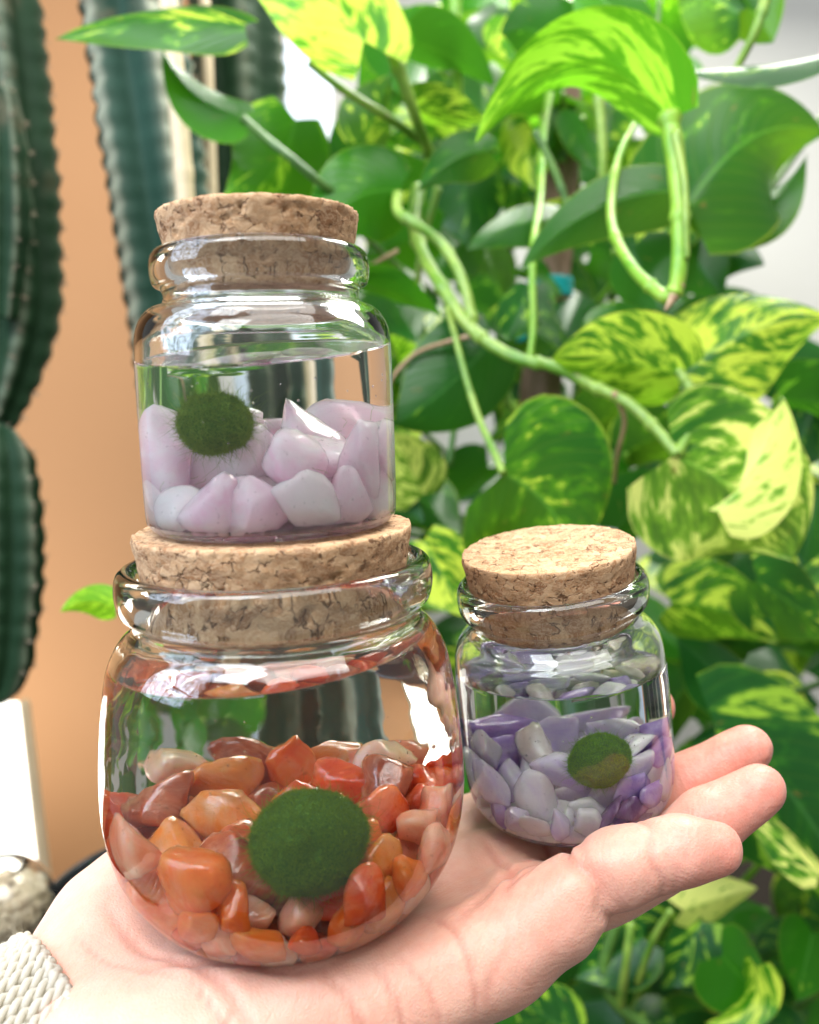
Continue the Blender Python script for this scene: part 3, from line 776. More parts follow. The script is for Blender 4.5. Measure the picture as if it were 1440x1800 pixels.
tag(wp, 'clear water in the top jar above the pink stones', 'water', 'water in the jars')
tag(wu, 'clear water in the jar of purple stones', 'water', 'water in the jars')

ck = [build_cork('cork_stopper', stack, .0335, .0264, .0518, .0296, 1), build_cork('cork_stopper', stack, .1008, .0172, .1160, .0207, 2, 200, 40), build_cork('cork_stopper', pur, .0172, .0188, .0364, .0216, 3, 200, 44)]
for o, l in zip(ck, ('wide flat cork stopper in the largest jar, under the pink stone jar', 'tapered cork stopper at the very top of the stack', 'tilted cork stopper with pale lit top, in the purple stone jar')):
    tag(o, l, 'cork stopper', 'cork stoppers of the jars')

def moss_ball(jar, c_, r, sq, label, seed, mat, fl, n=9000):
    bm = bmesh.new(); bmesh.ops.create_icosphere(bm, subdivisions=4, radius=1)
    V = np.array([v.co[:] for v in bm.verts]); Fs = [[l.vert.index for l in f.loops] for f in bm.faces]; bm.free()
    V = np.array([v * (1 + .10 * mnoise.noise(Vector(v) * 1.5 + Vector((seed, 0, 0))) + .035 * mnoise.noise(Vector(v) * 5)) for v in V]) * np.array(sq)
    o = mesh_obj('moss_ball', jar.w(V * r + np.array(c_)), Fs, M_moss)
    tag(o, label, 'moss ball', 'green moss balls')
    rr = np.random.default_rng(seed); q = rr.normal(size=(n, 3)); q /= np.linalg.norm(q, axis=1)[:, None]
    k = np.array([1 + .10 * mnoise.noise(Vector(v) * 1.5 + Vector((seed, 0, 0))) + .035 * mnoise.noise(Vector(v) * 5) for v in q])
    root = q * k[:, None] * np.array(sq) * r * .99 + np.array(c_)
    tang = np.cross(q, rr.normal(size=(n, 3))); tang /= np.linalg.norm(tang, axis=1)[:, None]
    dr = q * rr.uniform(.15, .8, (n, 1)) + tang; dr /= np.linalg.norm(dr, axis=1)[:, None]
    ax = np.stack([jar.x, jar.y, jar.z])
    Vh, Fh = hair_tris(jar.w(root), dr @ ax @ R3.T, fl, .00009, .45, seed)
    k2 = rr.choice(n, n // 14, replace=False)   # stray wisps
    V2, F2 = hair_tris(jar.w(root[k2]), (q[k2] + .8 * rr.normal(size=(len(k2), 3))) @ ax @ R3.T * .8, fl * 1.9, .00007, .8, seed + 1)
    Fh = Fh + [tuple(i + len(Vh) for i in f_) for f_ in F2]; Vh = np.concatenate([Vh, V2])
    f = mesh_obj('moss_fuzz', Vh, Fh, mat, smooth=False); f.parent = o; tag(f, kind='stuff')
BALL1 = ((-.0066, .0215, -.0062), .0095); BALL2 = ((.0072, .0120, .0745), .0062); BALL3 = ((-.0042, .0160, -.0122), .0064)
moss_ball(stack, *BALL1, (1.02, 1, .98), 'large dark green moss ball nestled in the orange stones', 11, M_fuzz, .0012, 30000)
moss_ball(stack, *BALL2, (1.0, 1, .90), 'fuzzy pale green moss ball resting on the pink stones', 12, M_fuzz2, .0014, 12000)
moss_ball(pur, *BALL3, (1, 1, 1.0), 'smallest round moss ball resting on the purple stones', 13, M_fuzz3, .0008, 14000)

def fill(jar, prof, n, r0, r1, kind, mats, fixed, name, seed, flat, noun, where, grp, cat, ztop, over=1.16):
    pick = [(m[0], m[1]) for m in mats for _ in range(m[2])]
    r = np.random.default_rng(seed); rad = r.uniform(r0, r1, n)
    X = relax(n, rad, prof, ztop, fixed, seed)
    zr = prof[np.argsort(prof[:, 1])]
    made = {}
    nb = int(np.argmax(prof[:, 0] > .985 * prof[:, 0].max())); fr_, fz_ = np.maximum.accumulate(prof[:nb, 0]), prof[:nb, 1]
    order = np.argsort(-X[:, 1]); meshes = [stone_mesh(kind, seed * 50 + k) for k in range(10)]
    for i in order:
        if X[i][2] + rad[i] * .8 > ztop: continue
        if any(np.linalg.norm(X[i] - np.array(f[0])) < f[1] + rad[i] * .62 or (X[i][1] > f[0][1] - f[1] * .2 and abs(X[i][0] - f[0][0]) < f[1] + rad[i] * (.9 if kind == 'rose' else .5) and X[i][2] > f[0][2] - f[1] * (1.7 if kind == 'rose' else 1.0)) for f in fixed): continue
        V, Fs = meshes[int(r.integers(0, len(meshes)))]
        c_ = X[i]; rn = np.array([c_[0], c_[1], 0.0]); h = np.linalg.norm(rn); wall = h > rad[i]
        s_ = np.array([r.uniform(1.05, 1.5), r.uniform(.85, 1.12), r.uniform(*flat)]) * rad[i] * over
        if wall and r.random() < .75:
            zA = rn / h; t1 = np.cross(zA, r.normal(size=3)); t1 /= np.linalg.norm(t1); t2 = np.cross(zA, t1); Rm = np.stack([t1, t2, zA])
        else:
            q = r.normal(size=(3, 3)); Rm, _ = np.linalg.qr(q)
        p = (V * s_) @ Rm + c_
        # a pebble never passes through the glass
        kk = np.ones(len(p)); off_ = p - c_
        for _ in range(16):
            q_ = c_ + off_ * kk[:, None]; hh = np.hypot(q_[:, 0], q_[:, 1])
            out = (q_[:, 2] < np.interp(hh, fr_, fz_) + .0002) | (hh > np.interp(q_[:, 2], zr[:, 1], zr[:, 0]) - .0002)
            kk[out] *= .94
        p = c_ + off_ * kk[:, None]
        cname, cmat = pick[int(r.integers(0, len(pick)))]
        if kind == 'chip' and r.random() < .5:   # pale chips gather on the left, violet ones on the right and behind
            lo_, hi_ = ((0, 8) if c_[0] > -.15 * prof[:, 0].max() and c_[1] > -.3 * prof[:, 0].max() else (8, 12)); cname, cmat = pick[int(r.integers(lo_, hi_))]
        o = mesh_obj(name, jar.w(p), Fs, cmat)
        ctr = jar.w(c_)[0]
        o.data.transform(Matrix.Translation(-Vector(ctr))); o.location = Vector(ctr)
        hgt = (c_[2] - X[:, 2].min()) / max(1e-6, np.ptp(X[:, 2])); R_ = prof[:, 0].max()
        lay = 'top' if hgt > .66 else 'middle' if hgt > .33 else 'bottom'
        lr = ('far right', 'right', 'centre', 'left', 'far left')[int(np.clip((c_[0] / R_ + 1) * 2.5, 0, 4))]
        fb = 'front' if c_[1] > .25 * R_ else 'back' if c_[1] < -.25 * R_ else 'mid depth'
        size = 'small' if rad[i] < r0 + (r1 - r0) * .33 else 'large' if rad[i] > r0 + (r1 - r0) * .66 else 'medium'
        shp = 'long ' if s_[0] > 1.22 * rad[i] * over else 'flat ' if s_[2] < (flat[0] + .35 * (flat[1] - flat[0])) * rad[i] * over else 'stout ' if s_[1] > 1.02 * rad[i] * over else ''
        tag(o, '%s %s%s %s, %s layer, %s %s, %s' % (size, shp, cname, noun, lay, fb, lr, where), cat, grp); made.setdefault(o['label'], []).append((math.hypot(c_[0], c_[1]), o))
    for lab, li in made.items():
        if len(li) > 3: li.sort(key=lambda t_: -t_[0]); li[1][1]['label'] = lab.replace(' layer,', ' layer off glass,')
        if len(li) > 1:
            li.sort(key=lambda t_: -t_[0]); li[0][1]['label'] = lab.replace(' layer,', ' layer by glass,')
            if len(li) > 2: li[-1][1]['label'] = lab.replace(' layer,', ' layer inside,')
    return X

fill(stack, bi, 150, .0027, .0058, 'carnelian', CARN, [BALL1], 'orange_stone', 21, (.62, .9), 'tumbled stone', 'largest jar', 'tumbled orange stones in the largest jar', 'stone', -.0034, 1.24)
fill(stack, pi_, 34, .0036, .0066, 'rose', ROSE, [BALL2], 'pink_stone', 22, (.75, 1.0), 'quartz stone', 'top jar', 'pale pink quartz stones in the top jar', 'stone', .0750, 1.38)
fill(pur, ui, 112, .0020, .0048, 'chip', AMET, [BALL3], 'purple_stone', 23, (.45, .75), 'stone chip', 'purple jar', 'purple stone chips in the small jar', 'stone', -.0100, 1.32)

M_bub = mat_glass('air_bubble', (1, 1, 1), 1 / 1.333)
def bubbles(jar, prof, zt, n, parent, seed):
    rb_ = np.random.default_rng(seed); mb = MB(); bm = bmesh.new(); bmesh.ops.create_icosphere(bm, subdivisions=2, radius=1)
    V = np.array([v.co[:] for v in bm.verts]); Fs = [[l.vert.index for l in f.loops] for f in bm.faces]; bm.free()
    zr = prof[np.argsort(prof[:, 1])]
    for _ in range(n):
        z = zt - abs(rb_.normal()) * .012 - .002; q = rb_.uniform(.15, math.pi - .15); b = rb_.uniform(.00010, .00026)
        rr = np.interp(z, zr[:, 1], zr[:, 0]) - b * 1.3 - (rb_.uniform(0, .010) if rb_.random() < .4 else 0)
        mb.add(jar.w(V * b + np.array([rr * math.cos(q), rr * math.sin(q), z])), Fs)
    o = mb.obj('air_bubbles', M_bub); o.parent = parent; o.matrix_parent_inverse = parent.matrix_world.inverted(); tag(o, kind='stuff')
bubbles(stack, bi, .022, 34, wb, 1); bubbles(stack, pi_, .086, 30, wp, 2); bubbles(pur, ui, .002, 26, wu, 3)
# loose moss threads lying on the pink stones
rt = np.random.default_rng(8); mb = MB()
for _ in range(46):
    q = rt.uniform(0, 2 * math.pi); rr = rt.uniform(.008, .024); p0 = np.array([rr * math.cos(q), rr * math.sin(q), rt.uniform(.056, .0745)])
    d0 = rt.normal(size=3); d0 /= np.linalg.norm(d0); pts = [p0]
    for k in range(5): d0 = d0 + rt.normal(size=3) * .45; d0 /= np.linalg.norm(d0); pts.append(pts[-1] + d0 * .0007)
    mb.add(*tube(stack.w(np.array(pts)), .00004, 4))
lt = mb.obj('moss_threads', M_fuzz2); tag(lt, 'loose fine moss threads scattered over the pink stones', 'moss threads', kind='stuff')

# ------------------------------------------------------------------ the pothos behind
plant = empty('pothos_plant', P(1000, 1750, .75)); tag(plant, 'large variegated pothos with heart shaped leaves climbing a rough wooden post', 'plant')

def leaf(base, tip, Wd, mat, bow=(0, 0, 0), roll=0, fold=18, curl=0.25, parent=None, wave=.05, name='leaf', stem=None, seed=None, heart=1.0):
    """base, tip = (px, py, depth); Wd = half width in photo pixels at the base's depth; bow moves the midrib's middle (px, py, depth)."""
    sd = seed if seed is not None else int(abs(base[0] * 7 + base[1] * 13 + tip[0])) % 9973
    b = P(*base); t = P(*tip)
    mid = P((base[0] + tip[0]) / 2 + bow[0], (base[1] + tip[1]) / 2 + bow[1], (base[2] + tip[2]) / 2 + bow[2])
    n, m = 22, 9
    s_ = np.linspace(0, 1, n); ctl = 2 * mid - (b + t) / 2
    C = ((1 - s_) ** 2)[:, None] * b + (2 * s_ * (1 - s_))[:, None] * ctl + (s_ ** 2)[:, None] * t
    T = np.gradient(C, axis=0); T /= np.linalg.norm(T, axis=1)[:, None]
    L = np.linalg.norm(np.diff(C, axis=0), axis=1).sum(); Wm = Wd * base[2] / F
    wv = np.interp(s_, [0, .04, .10, .18, .30, .42, .56, .70, .82, .91, .97, 1], [.50, .74, .90, .985, 1.0, .93, .78, .57, .36, .19, .07, .0])
    view = (T3 - C); view /= np.linalg.norm(view, axis=1)[:, None]
    V = []; UV = []
    phx = random.Random(sd).uniform(0, 6)
    for i in range(n):
        N = view[i] - T[i] * view[i].dot(T[i]); N /= np.linalg.norm(N) + 1e-9
        B = np.cross(T[i], N)
        a = math.radians(roll); N2 = N * math.cos(a) + B * math.sin(a); B2 = np.cross(T[i], N2)
        for j in range(-m, m + 1):
            w = j / m; aw = abs(w); x = wv[i] * w * Wm
            fa = math.radians(fold) * (1 - .55 * aw)
            back = -T[i] * (L * .20 * heart * aw ** 1.2 * (1 - aw * .30) * max(0, 1 - s_[i] * 2.6) ** 1.6)
            lift = -abs(x) * math.sin(fa) + curl * Wm * (aw ** 2.2) * wv[i] * -1 + wave * Wm * math.sin(s_[i] * 9 + phx + (2 if w > 0 else 0)) * aw ** 2
            # quilted surface between the veins
            q = .006 * Wm * math.sin((s_[i] - aw * .42) * 2 * math.pi * 11 / 2) * math.sin(math.pi * min(1, aw * 1.4)) if 0 < aw < 1 else 0
            V.append(C[i] + B2 * x * math.cos(fa) + N2 * (lift + q) + back)
            UV.append((s_[i], w))
    k = 2 * m + 1; Fs = [(i * k + j, i * k + j + 1, (i + 1) * k + j + 1, (i + 1) * k + j) for i in range(n - 1) for j in range(k - 1)]
    o = mesh_obj(name, V, Fs, mat, None, True, UV)
    adopt(o, parent or plant)
    if stem is not None: vine([base] + stem[0], stem[1], M_stem if len(stem) < 3 else stem[2], stem[1] * .8 if len(stem) < 4 else stem[3])
    return o

def vine(pts, w0, mat, w1=None, name='stem', parent=None, n=10):
    """pts in (px, py, depth); w in photo pixels (full width) at each end."""
    W_ = np.array([P(*p) for p in pts]); C = catmull(W_, n)
    dep = np.interp(np.linspace(0, 1, len(C)), np.linspace(0, 1, len(pts)), [p[2] for p in pts])
    R = np.linspace(w0, w1 if w1 else w0, len(C)) / 2 * dep / F
    sd = random.random() * 50
    node = .34 if w0 > 15 else .15              # swollen joints along the thicker stems
    R = R * np.array([1 + .10 * mnoise.noise(Vector((sd, i * .25, 0))) + node * max(0, math.cos((i + sd) / 17 * 2 * math.pi)) ** 30 for i in range(len(C))])
    V, Fs = tube(C, R, 12); o = mesh_obj(name, V, Fs, mat); adopt(o, parent or plant)
    return o

# ---- leaves one can tell apart, nearest first
# arching folded leaf with its thick hooked petiole
leaf((1178, 208, .37), (838, 250, .385), 92, L_arch, bow=(-5, -118, -.005), roll=-38, fold=30, curl=.15, heart=.35)
vine([(1176, 200, .37), (1190, 300, .366), (1196, 400, .362), (1192, 490, .360), (1176, 522, .362), (1150, 508, .368), (1112, 470, .380), (1080, 410, .40), (1075, 350, .42), (1090, 270, .44), (1130, 180, .47), (1120, 90, .49)], 36, M_stem_bright, 8)
vine([(1192, 500, .360), (1182, 524, .3595), (1170, 545, .359)], 26, M_root, 5, name='stem_tip')
vine([(1186, 230, .363), (1203, 320, .359), (1206, 400, .357), (1208, 455, .357)], 15, M_stem, 10, name='petiole_sheath')
# top left group
leaf((640, 72, .44), (330, -150, .47), 104, L_lime, bow=(30, -25, 0), roll=24, fold=12, curl=.1)
leaf((430, 45, .43), (98, 70, .44), 62, L_var, bow=(0, -22, 0), roll=52, fold=10, heart=.3)
leaf((425, 205, .46), (285, 84, .46), 52, L_bright, bow=(-12, 22, 0), roll=35, fold=20, heart=.6)
vine([(425, 205, .46), (470, 245, .46), (520, 285, .46), (580, 335, .47), (640, 380, .50)], 13, M_stem_dark, 16)
leaf((520, 210, .50), (385, 372, .48), 92, L_bright, bow=(22, 18, 0), roll=-14, fold=14)
leaf((700, 335, .48), (560, 430, .46), 84, L_bright, bow=(-15, -30, 0), roll=8, fold=10)
leaf((640, 250, .55), (690, 130, .56), 60, L_var, roll=30)
# right upper
leaf((1210, 360, .46), (1450, 235, .50), 150, L_var, bow=(0, -60, 0), roll=-12, fold=14, curl=.2)
leaf((1205, 335, .44), (915, 472, .42), 62, L_var, bow=(-10, -38, 0), roll=20, fold=22, heart=.4)
leaf((1445, 100, .40), (1170, 122, .41), 46, L_dark, bow=(0, 12, 0), roll=66, fold=8, heart=.3)
leaf((1255, 330, .52), (1420, 270, .5), 80, L_var, bow=(0, 60, 0), roll=-50)
leaf((1010, 110, .52), (880, 60, .5), 72, L_dark, bow=(0, -30, 0), roll=10)
leaf((1115, 60, .50), (1010, -60, .5), 70, L_bright, roll=30)
leaf((1300, 20, .48), (1190, -70, .5), 75, L_var, bow=(0, 10, 0), roll=10)
leaf((1290, -30, .48), (1360, 75, .47), 70, L_var, roll=30)
leaf((730, 75, .50), (870, 150, .52), 62, L_dark, bow=(0, -10, 0), roll=40)
leaf((730, 190, .52), (860, 210, .5), 45, L_var, roll=40)
leaf((860, 265, .50), (735, 335, .48), 46, L_var, bow=(0, -20, 0), roll=15, fold=24)
leaf((990, 390, .52), (820, 440, .5), 48, L_var, bow=(0, -20, 0), roll=35)
leaf((640, 500, .50), (780, 560, .5), 42, L_bright, bow=(0, -10, 0), roll=48)
leaf((930, 500, .48), (890, 600, .46), 52, L_dark, roll=25, fold=25)
# middle
leaf((865, 600, .47), (690, 745, .45), 92, L_dark, bow=(0, 15, 0), roll=-6, fold=9)
leaf((1192, 660, .43), (968, 630, .42), 88, L_var, bow=(-5, -15, 0), roll=-16, fold=12)
leaf((1200, 655, .46), (1460, 560, .47), 112, L_var, bow=(0, -30, 0), roll=-20, fold=14)
leaf((1110, 440, .47), (1160, 545, .46), 70, L_dark, roll=18, fold=20)
leaf((1195, 420, .58), (1270, 520, .56), 62, L_dark, roll=8)
leaf((885, 832, .42), (1010, 985, .43), 168, L_var, bow=(15, -20, 0), roll=8, fold=8, curl=.12, seed=5)
leaf((742, 870, .52), (690, 760, .5), 70, L_cream, roll=10)
leaf((1185, 800, .40), (1395, 985, .41), 168, L_cream, bow=(38, -6, 0), roll=-10, fold=18, curl=.15)
leaf((1262, 900, .405), (1380, 702, .40), 84, L_cream, bow=(14, 8, 0), roll=-16, fold=14, heart=.5)
leaf((1085, 930, .46), (1170, 820, .46), 72, L_dark, roll=36)
leaf((745, 950, .46), (820, 1085, .45), 82, L_var, roll=-20)
# lower right, soft
leaf((1180, 1060, .52), (1370, 1130, .5), 80, L_var, bow=(0, -20, 0), roll=20)
leaf((1330, 1020, .50), (1480, 1120, .5), 78, L_var, roll=-15)
leaf((1440, 860, .48), (1410, 1000, .48), 52, L_dark, roll=15)
leaf((1450, 670, .56), (1380, 840, .56), 80, L_dark, roll=12)
leaf((1300, 1220, .52), (1190, 1120, .52), 62, L_dark, roll=22)
leaf((1260, 1290, .46), (1500, 1640, .47), 165, L_dark, bow=(40, -30, 0), roll=-16, fold=10)
leaf((1440, 1540, .45), (1300, 1400, .46), 42, L_cream, roll=40, heart=.3)
leaf((1130, 1650, .50), (1010, 1720, .5), 62, L_dark, roll=30)
leaf((1200, 1600, .50), (1330, 1560, .5), 48, L_cream, roll=30)
leaf((1270, 1680, .46), (1370, 1790, .46), 75, L_bright, roll=-20)
leaf((1235, 1620, .50), (1160, 1740, .5), 62, L_dark, roll=30)
leaf((1330, 1700, .45), (1240, 1800, .45), 40, L_lime, bow=(30, 20, 0), roll=35, heart=.5)
leaf((1430, 1640, .5), (1400, 1760, .5), 60, L_bright, roll=10)
leaf((1010, 1820, .46), (900, 1745, .46), 66, L_dark, roll=10)
leaf((1110, 1800, .52), (1190, 1840, .5), 70, L_dark, roll=-10)
leaf((940, 1700, .55), (1060, 1690, .55), 52, L_dark, roll=30)
# little sprout beside the largest jar
leaf((205, 1070, .36), (106, 1076, .355), 31, L_young, bow=(0, -16, 0), roll=-8, fold=20, heart=.5)
vine([(205, 1070, .36), (235, 1086, .37), (300, 1120, .40), (420, 1170, .46)], 7, M_stem_bright, 9)

# ---- vines and petioles
vine([(700, 340, .48), (700, 372, .475), (728, 392, .47), (778, 430, .47), (812, 490, .46), (830, 560, .455), (832, 590, .455)], 19, M_stem, 18)
vine([(735, 330, .53), (730, 400, .51), (748, 455, .49), (775, 500, .47), (812, 558, .457), (855, 600, .45), (915, 632, .44), (975, 645, .435), (1040, 678, .43), (1100, 705, .42), (1150, 750, .41), (1192, 800, .40)], 24, M_stem, 20)
vine([(1190, 800, .40), (1212, 750, .41), (1215, 690, .425), (1192, 650, .43)], 22, M_stem, 16)
vine([(830, 590, .455), (790, 600, .46), (730, 622, .46), (690, 665, .46), (685, 700, .47)], 9, M_root, 6, name='aerial_root')
vine([(1080, 690, .42), (1098, 740, .43), (1085, 800, .44), (1080, 850, .45)], 10, M_root, 6, name='aerial_root')
vine([(1150, 550, .45), (1180, 610, .44), (1200, 670, .44)], 9, M_root, 8, name='aerial_root')
vine([(700, 440, .5), (650, 470, .5), (635, 500, .52)], 8, M_root, 6, name='aerial_root')
vine([(650, -20, .47), (690, 90, .46), (725, 190, .47), (755, 270, .5)], 26, M_stem, 18)
vine([(545, 110, .46), (600, 155, .46), (680, 205, .47), (745, 250, .5)], 15, M_stem, 15)
vine([(800, -20, .52), (800, 60, .52), (805, 160, .53), (820, 300, .55)], 24, M_stem_bright, 18)
vine([(1350, -20, .42), (1330, 50, .42), (1290, 130, .43)], 20, M_stem, 14)
vine([(1160, 0, .5), (1150, 100, .5), (1140, 160, .52)], 10, M_stem_dark, 8)
vine([(1450, 200, .6), (1380, 300, .6), (1310, 400, .6), (1265, 470, .6)], 11, M_stem_dark, 9)
vine([(770, 330, .52), (745, 420, .52), (730, 520, .53)], 14, M_stem, 12)
vine([(940, 230, .50), (975, 300, .5), (1005, 380, .5)], 14, M_stem_dark, 12)
vine([(1050, 150, .52), (1060, 280, .52), (1050, 400, .53)], 18, M_stem, 14)
vine([(975, 120, .58), (955, 240, .55), (950, 350, .52), (938, 430, .48), (936, 500, .47), (938, 570, .465), (930, 640, .46)], 14, M_stem_bright, 12)
vine([(885, 832, .418), (862, 780, .43), (842, 735, .44), (818, 660, .45), (800, 590, .456), (786, 540, .457)], 14, M_stem, 10)
vine([(880, 680, .49), (905, 720, .49), (935, 760, .5)], 18, M_stem, 14)
vine([(780, 490, .52), (800, 700, .54), (790, 820, .54)], 12, M_stem_dark, 12)
vine([(1085, 1620, .5), (1062, 1700, .5), (1080, 1760, .5), (1140, 1810, .5)], 20, M_stem_dark, 22)
vine([(1110, 1620, .48), (1100, 1700, .48), (1090, 1770, .5)], 15, M_stem, 15)
vine([(1180, 1600, .46), (1150, 1650, .47), (1120, 1730, .49)], 12, M_stem, 12)

# ---- the mass of leaves behind, every one its own leaf
rl = random.Random(5)
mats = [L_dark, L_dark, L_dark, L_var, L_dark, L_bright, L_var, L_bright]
cnt = 0
for ps, (dx, dy, d0, d1) in enumerate(((82, 140, .56, .70), (105, 120, .72, .98), (80, 100, .90, 1.08))):
    for row in range(int(2000 / dy)):
        for colm in range(int(1070 / dx)):
            x = 570 + colm * dx + rl.uniform(-.6, .6) * dx; y = 0 + row * dy + rl.uniform(-70, 70)
            d = rl.uniform(d0, d1)
            if y < 640 and 1235 < x: continue
            if ps == 2 and not (y < 700 and 700 < x < 1225): continue
            if y < 330 and x < 690: continue
            if y < 600 and rl.random() < (.0, .10, .05)[ps]: continue
            a = rl.uniform(-.5, 3.6); Lp = rl.uniform(85, 150)
            mt = [L_dark, L_dark, L_dark, L_var][rl.randrange(4)] if ps and y > 250 else mats[rl.randrange(len(mats))] if y > 850 else [L_bright, L_lime, L_var, L_dark, L_var, L_bright][rl.randrange(6)]  # foliage shade put into colour: darker leaves deep and low, brighter ones high
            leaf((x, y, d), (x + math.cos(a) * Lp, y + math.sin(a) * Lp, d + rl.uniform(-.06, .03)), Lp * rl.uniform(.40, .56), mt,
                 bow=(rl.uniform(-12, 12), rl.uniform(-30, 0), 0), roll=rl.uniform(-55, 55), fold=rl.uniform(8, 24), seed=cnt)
            cnt += 1
            if ps == 0 and rl.random() < .42:
                vine([(x, y, d), (x + rl.uniform(-20, 20), y + 50, d + .02), (x * .6 + 400 + rl.uniform(-30, 30), y + rl.uniform(90, 190), d + .06)], rl.uniform(9, 14), [M_stem, M_stem_dark, M_stem_bright][rl.randrange(3)])

# rough post the plant climbs, and its teal tie
pc = catmull([P(975, -120, .66), P(985, 200, .66), (P(968, 500, .66)), P(945, 800, .66), P(930, 1300, .68), P(930, 1950, .70)], 24)
V, Fs = tube(pc, .0145, 36, lambda th, i: 1 + .10 * np.sin(th * 7 + i * .02) + .05 * np.sin(th * 17 + i * .11) + .035 * math.sin(i * .9))
po = mesh_obj('wooden_post', V, Fs, M_wood); tag(po, 'rough brown wooden post inside the pothos foliage', 'post')
tq = catmull([P(968, 500, .66) + np.array([0, 0, 0.004]), P(967, 512, .66), P(966, 522, .66)], 6)
V, Fs = tube(tq, .0175, 24); ti = mesh_obj('plant_tie', V, Fs, M_teal); tag(ti, 'teal plastic tie wrapped round the wooden post', 'plant tie')
vine_t = tube(catmull([P(905, 520, .60), P(912, 560, .60), P(918, 600, .60)], 6), .004, 8)
tl = mesh_obj('plant_tie_end', *vine_t, M_teal); adopt(tl, ti)

# ------------------------------------------------------------------ cacti on the left
def cactus_column(root, pts, widths, nribs, depth, phase=0.0, name='column', mat=None):
    W_ = np.array([P(*p) for p in pts]); C = catmull(W_, 26)
    dep = np.interp(np.linspace(0, 1, len(C)), np.linspace(0, 1, len(pts)), [p[2] for p in pts])
    wd_ = np.interp(np.linspace(0, 1, len(C)), np.linspace(0, 1, len(widths)), widths)
    R = wd_ / 2 * dep / F
    seg = nribs * 10; sc = np.linalg.norm(np.diff(C, axis=0), axis=1).cumsum(); sc = np.append(0, sc)
    def shape(th, i):
        r = np.abs(np.cos((th + phase) * nribs / 2))       # 1 on a ridge
        scal = 1 + (.05 * math.sin(sc[i] / .017 * 2 * math.pi + 2 * mnoise.noise(Vector((sc[i] * 30, 0, 0)))) + .05 * mnoise.noise(Vector((sc[i] * 22, phase * 9, 0)))) * r
        return (1 - depth * (1 - r ** 1.3)) * scal
    V, Fs = tube(C, R, seg, shape)
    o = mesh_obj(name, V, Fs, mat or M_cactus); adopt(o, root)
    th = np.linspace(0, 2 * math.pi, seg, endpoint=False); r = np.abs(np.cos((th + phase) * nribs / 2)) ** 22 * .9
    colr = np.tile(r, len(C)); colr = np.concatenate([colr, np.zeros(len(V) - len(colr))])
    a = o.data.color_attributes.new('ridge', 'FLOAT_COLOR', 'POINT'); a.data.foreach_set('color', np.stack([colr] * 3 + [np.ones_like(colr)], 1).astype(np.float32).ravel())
    # spine cushions along each ridge
    T, N, B = frames(C); mb = MB(); step = .017; nxt = 0
    rr = random.Random(len(pts) * 7 + int(pts[0][0]))
    for i in range(len(C)):
        if sc[i] < nxt: continue
        nxt = sc[i] + step
        for k in range(nribs):
            q = 2 * math.pi * k / nribs - phase; dr = N[i] * math.cos(q) + B[i] * math.sin(q); p = C[i] + dr * R[i] * 1.0
            for _ in range(rr.randrange(2, 8)):
                v = dr + np.array([rr.uniform(-.9, .9) for _ in range(3)]); v /= np.linalg.norm(v)
                mb.add(*tube([p - dr * .001, p + v * .004], [.0005, .0001], 4))
    sp = mb.obj('spines', M_spine, root, smooth=False); tag(sp, kind='stuff')
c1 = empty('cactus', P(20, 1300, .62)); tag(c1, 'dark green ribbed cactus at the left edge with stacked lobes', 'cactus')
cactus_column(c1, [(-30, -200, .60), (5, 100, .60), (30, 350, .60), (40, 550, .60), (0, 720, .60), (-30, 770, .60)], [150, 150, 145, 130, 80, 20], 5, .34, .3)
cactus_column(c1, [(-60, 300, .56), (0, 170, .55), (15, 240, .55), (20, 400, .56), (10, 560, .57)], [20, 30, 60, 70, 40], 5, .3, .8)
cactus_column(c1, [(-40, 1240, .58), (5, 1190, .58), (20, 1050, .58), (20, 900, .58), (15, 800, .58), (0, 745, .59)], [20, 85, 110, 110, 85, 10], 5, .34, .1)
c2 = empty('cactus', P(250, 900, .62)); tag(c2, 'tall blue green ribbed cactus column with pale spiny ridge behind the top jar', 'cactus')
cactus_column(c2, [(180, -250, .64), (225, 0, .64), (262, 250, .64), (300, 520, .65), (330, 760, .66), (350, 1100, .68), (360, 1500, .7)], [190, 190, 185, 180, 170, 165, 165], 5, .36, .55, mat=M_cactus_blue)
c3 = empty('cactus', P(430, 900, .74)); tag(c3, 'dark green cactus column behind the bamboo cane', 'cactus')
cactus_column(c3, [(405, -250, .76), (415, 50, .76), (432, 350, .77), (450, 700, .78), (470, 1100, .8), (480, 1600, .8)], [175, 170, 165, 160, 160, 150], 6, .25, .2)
V, Fs = tube(catmull([P(272, -220, .57), P(300, 50, .57), P(324, 320, .58), P(350, 700, .6), P(380, 1200, .62)], 30), .0062, 16, lambda th, i: 1 + (.10 if i % 29 < 2 else 0))
ba = mesh_obj('bamboo_cane', V, Fs, M_bamboo); tag(ba, 'pale bamboo cane supporting the cactus behind the top cork', 'cane')
V, Fs = tube(catmull([P(345, -220, .70), P(362, 50, .70), P(372, 320, .71), P(390, 900, .72)], 20), .0045, 12)
ba2 = mesh_obj('bamboo_cane', V, Fs, M_bamboo); tag(ba2, 'thin pinkish cane between the two cactus columns', 'cane')

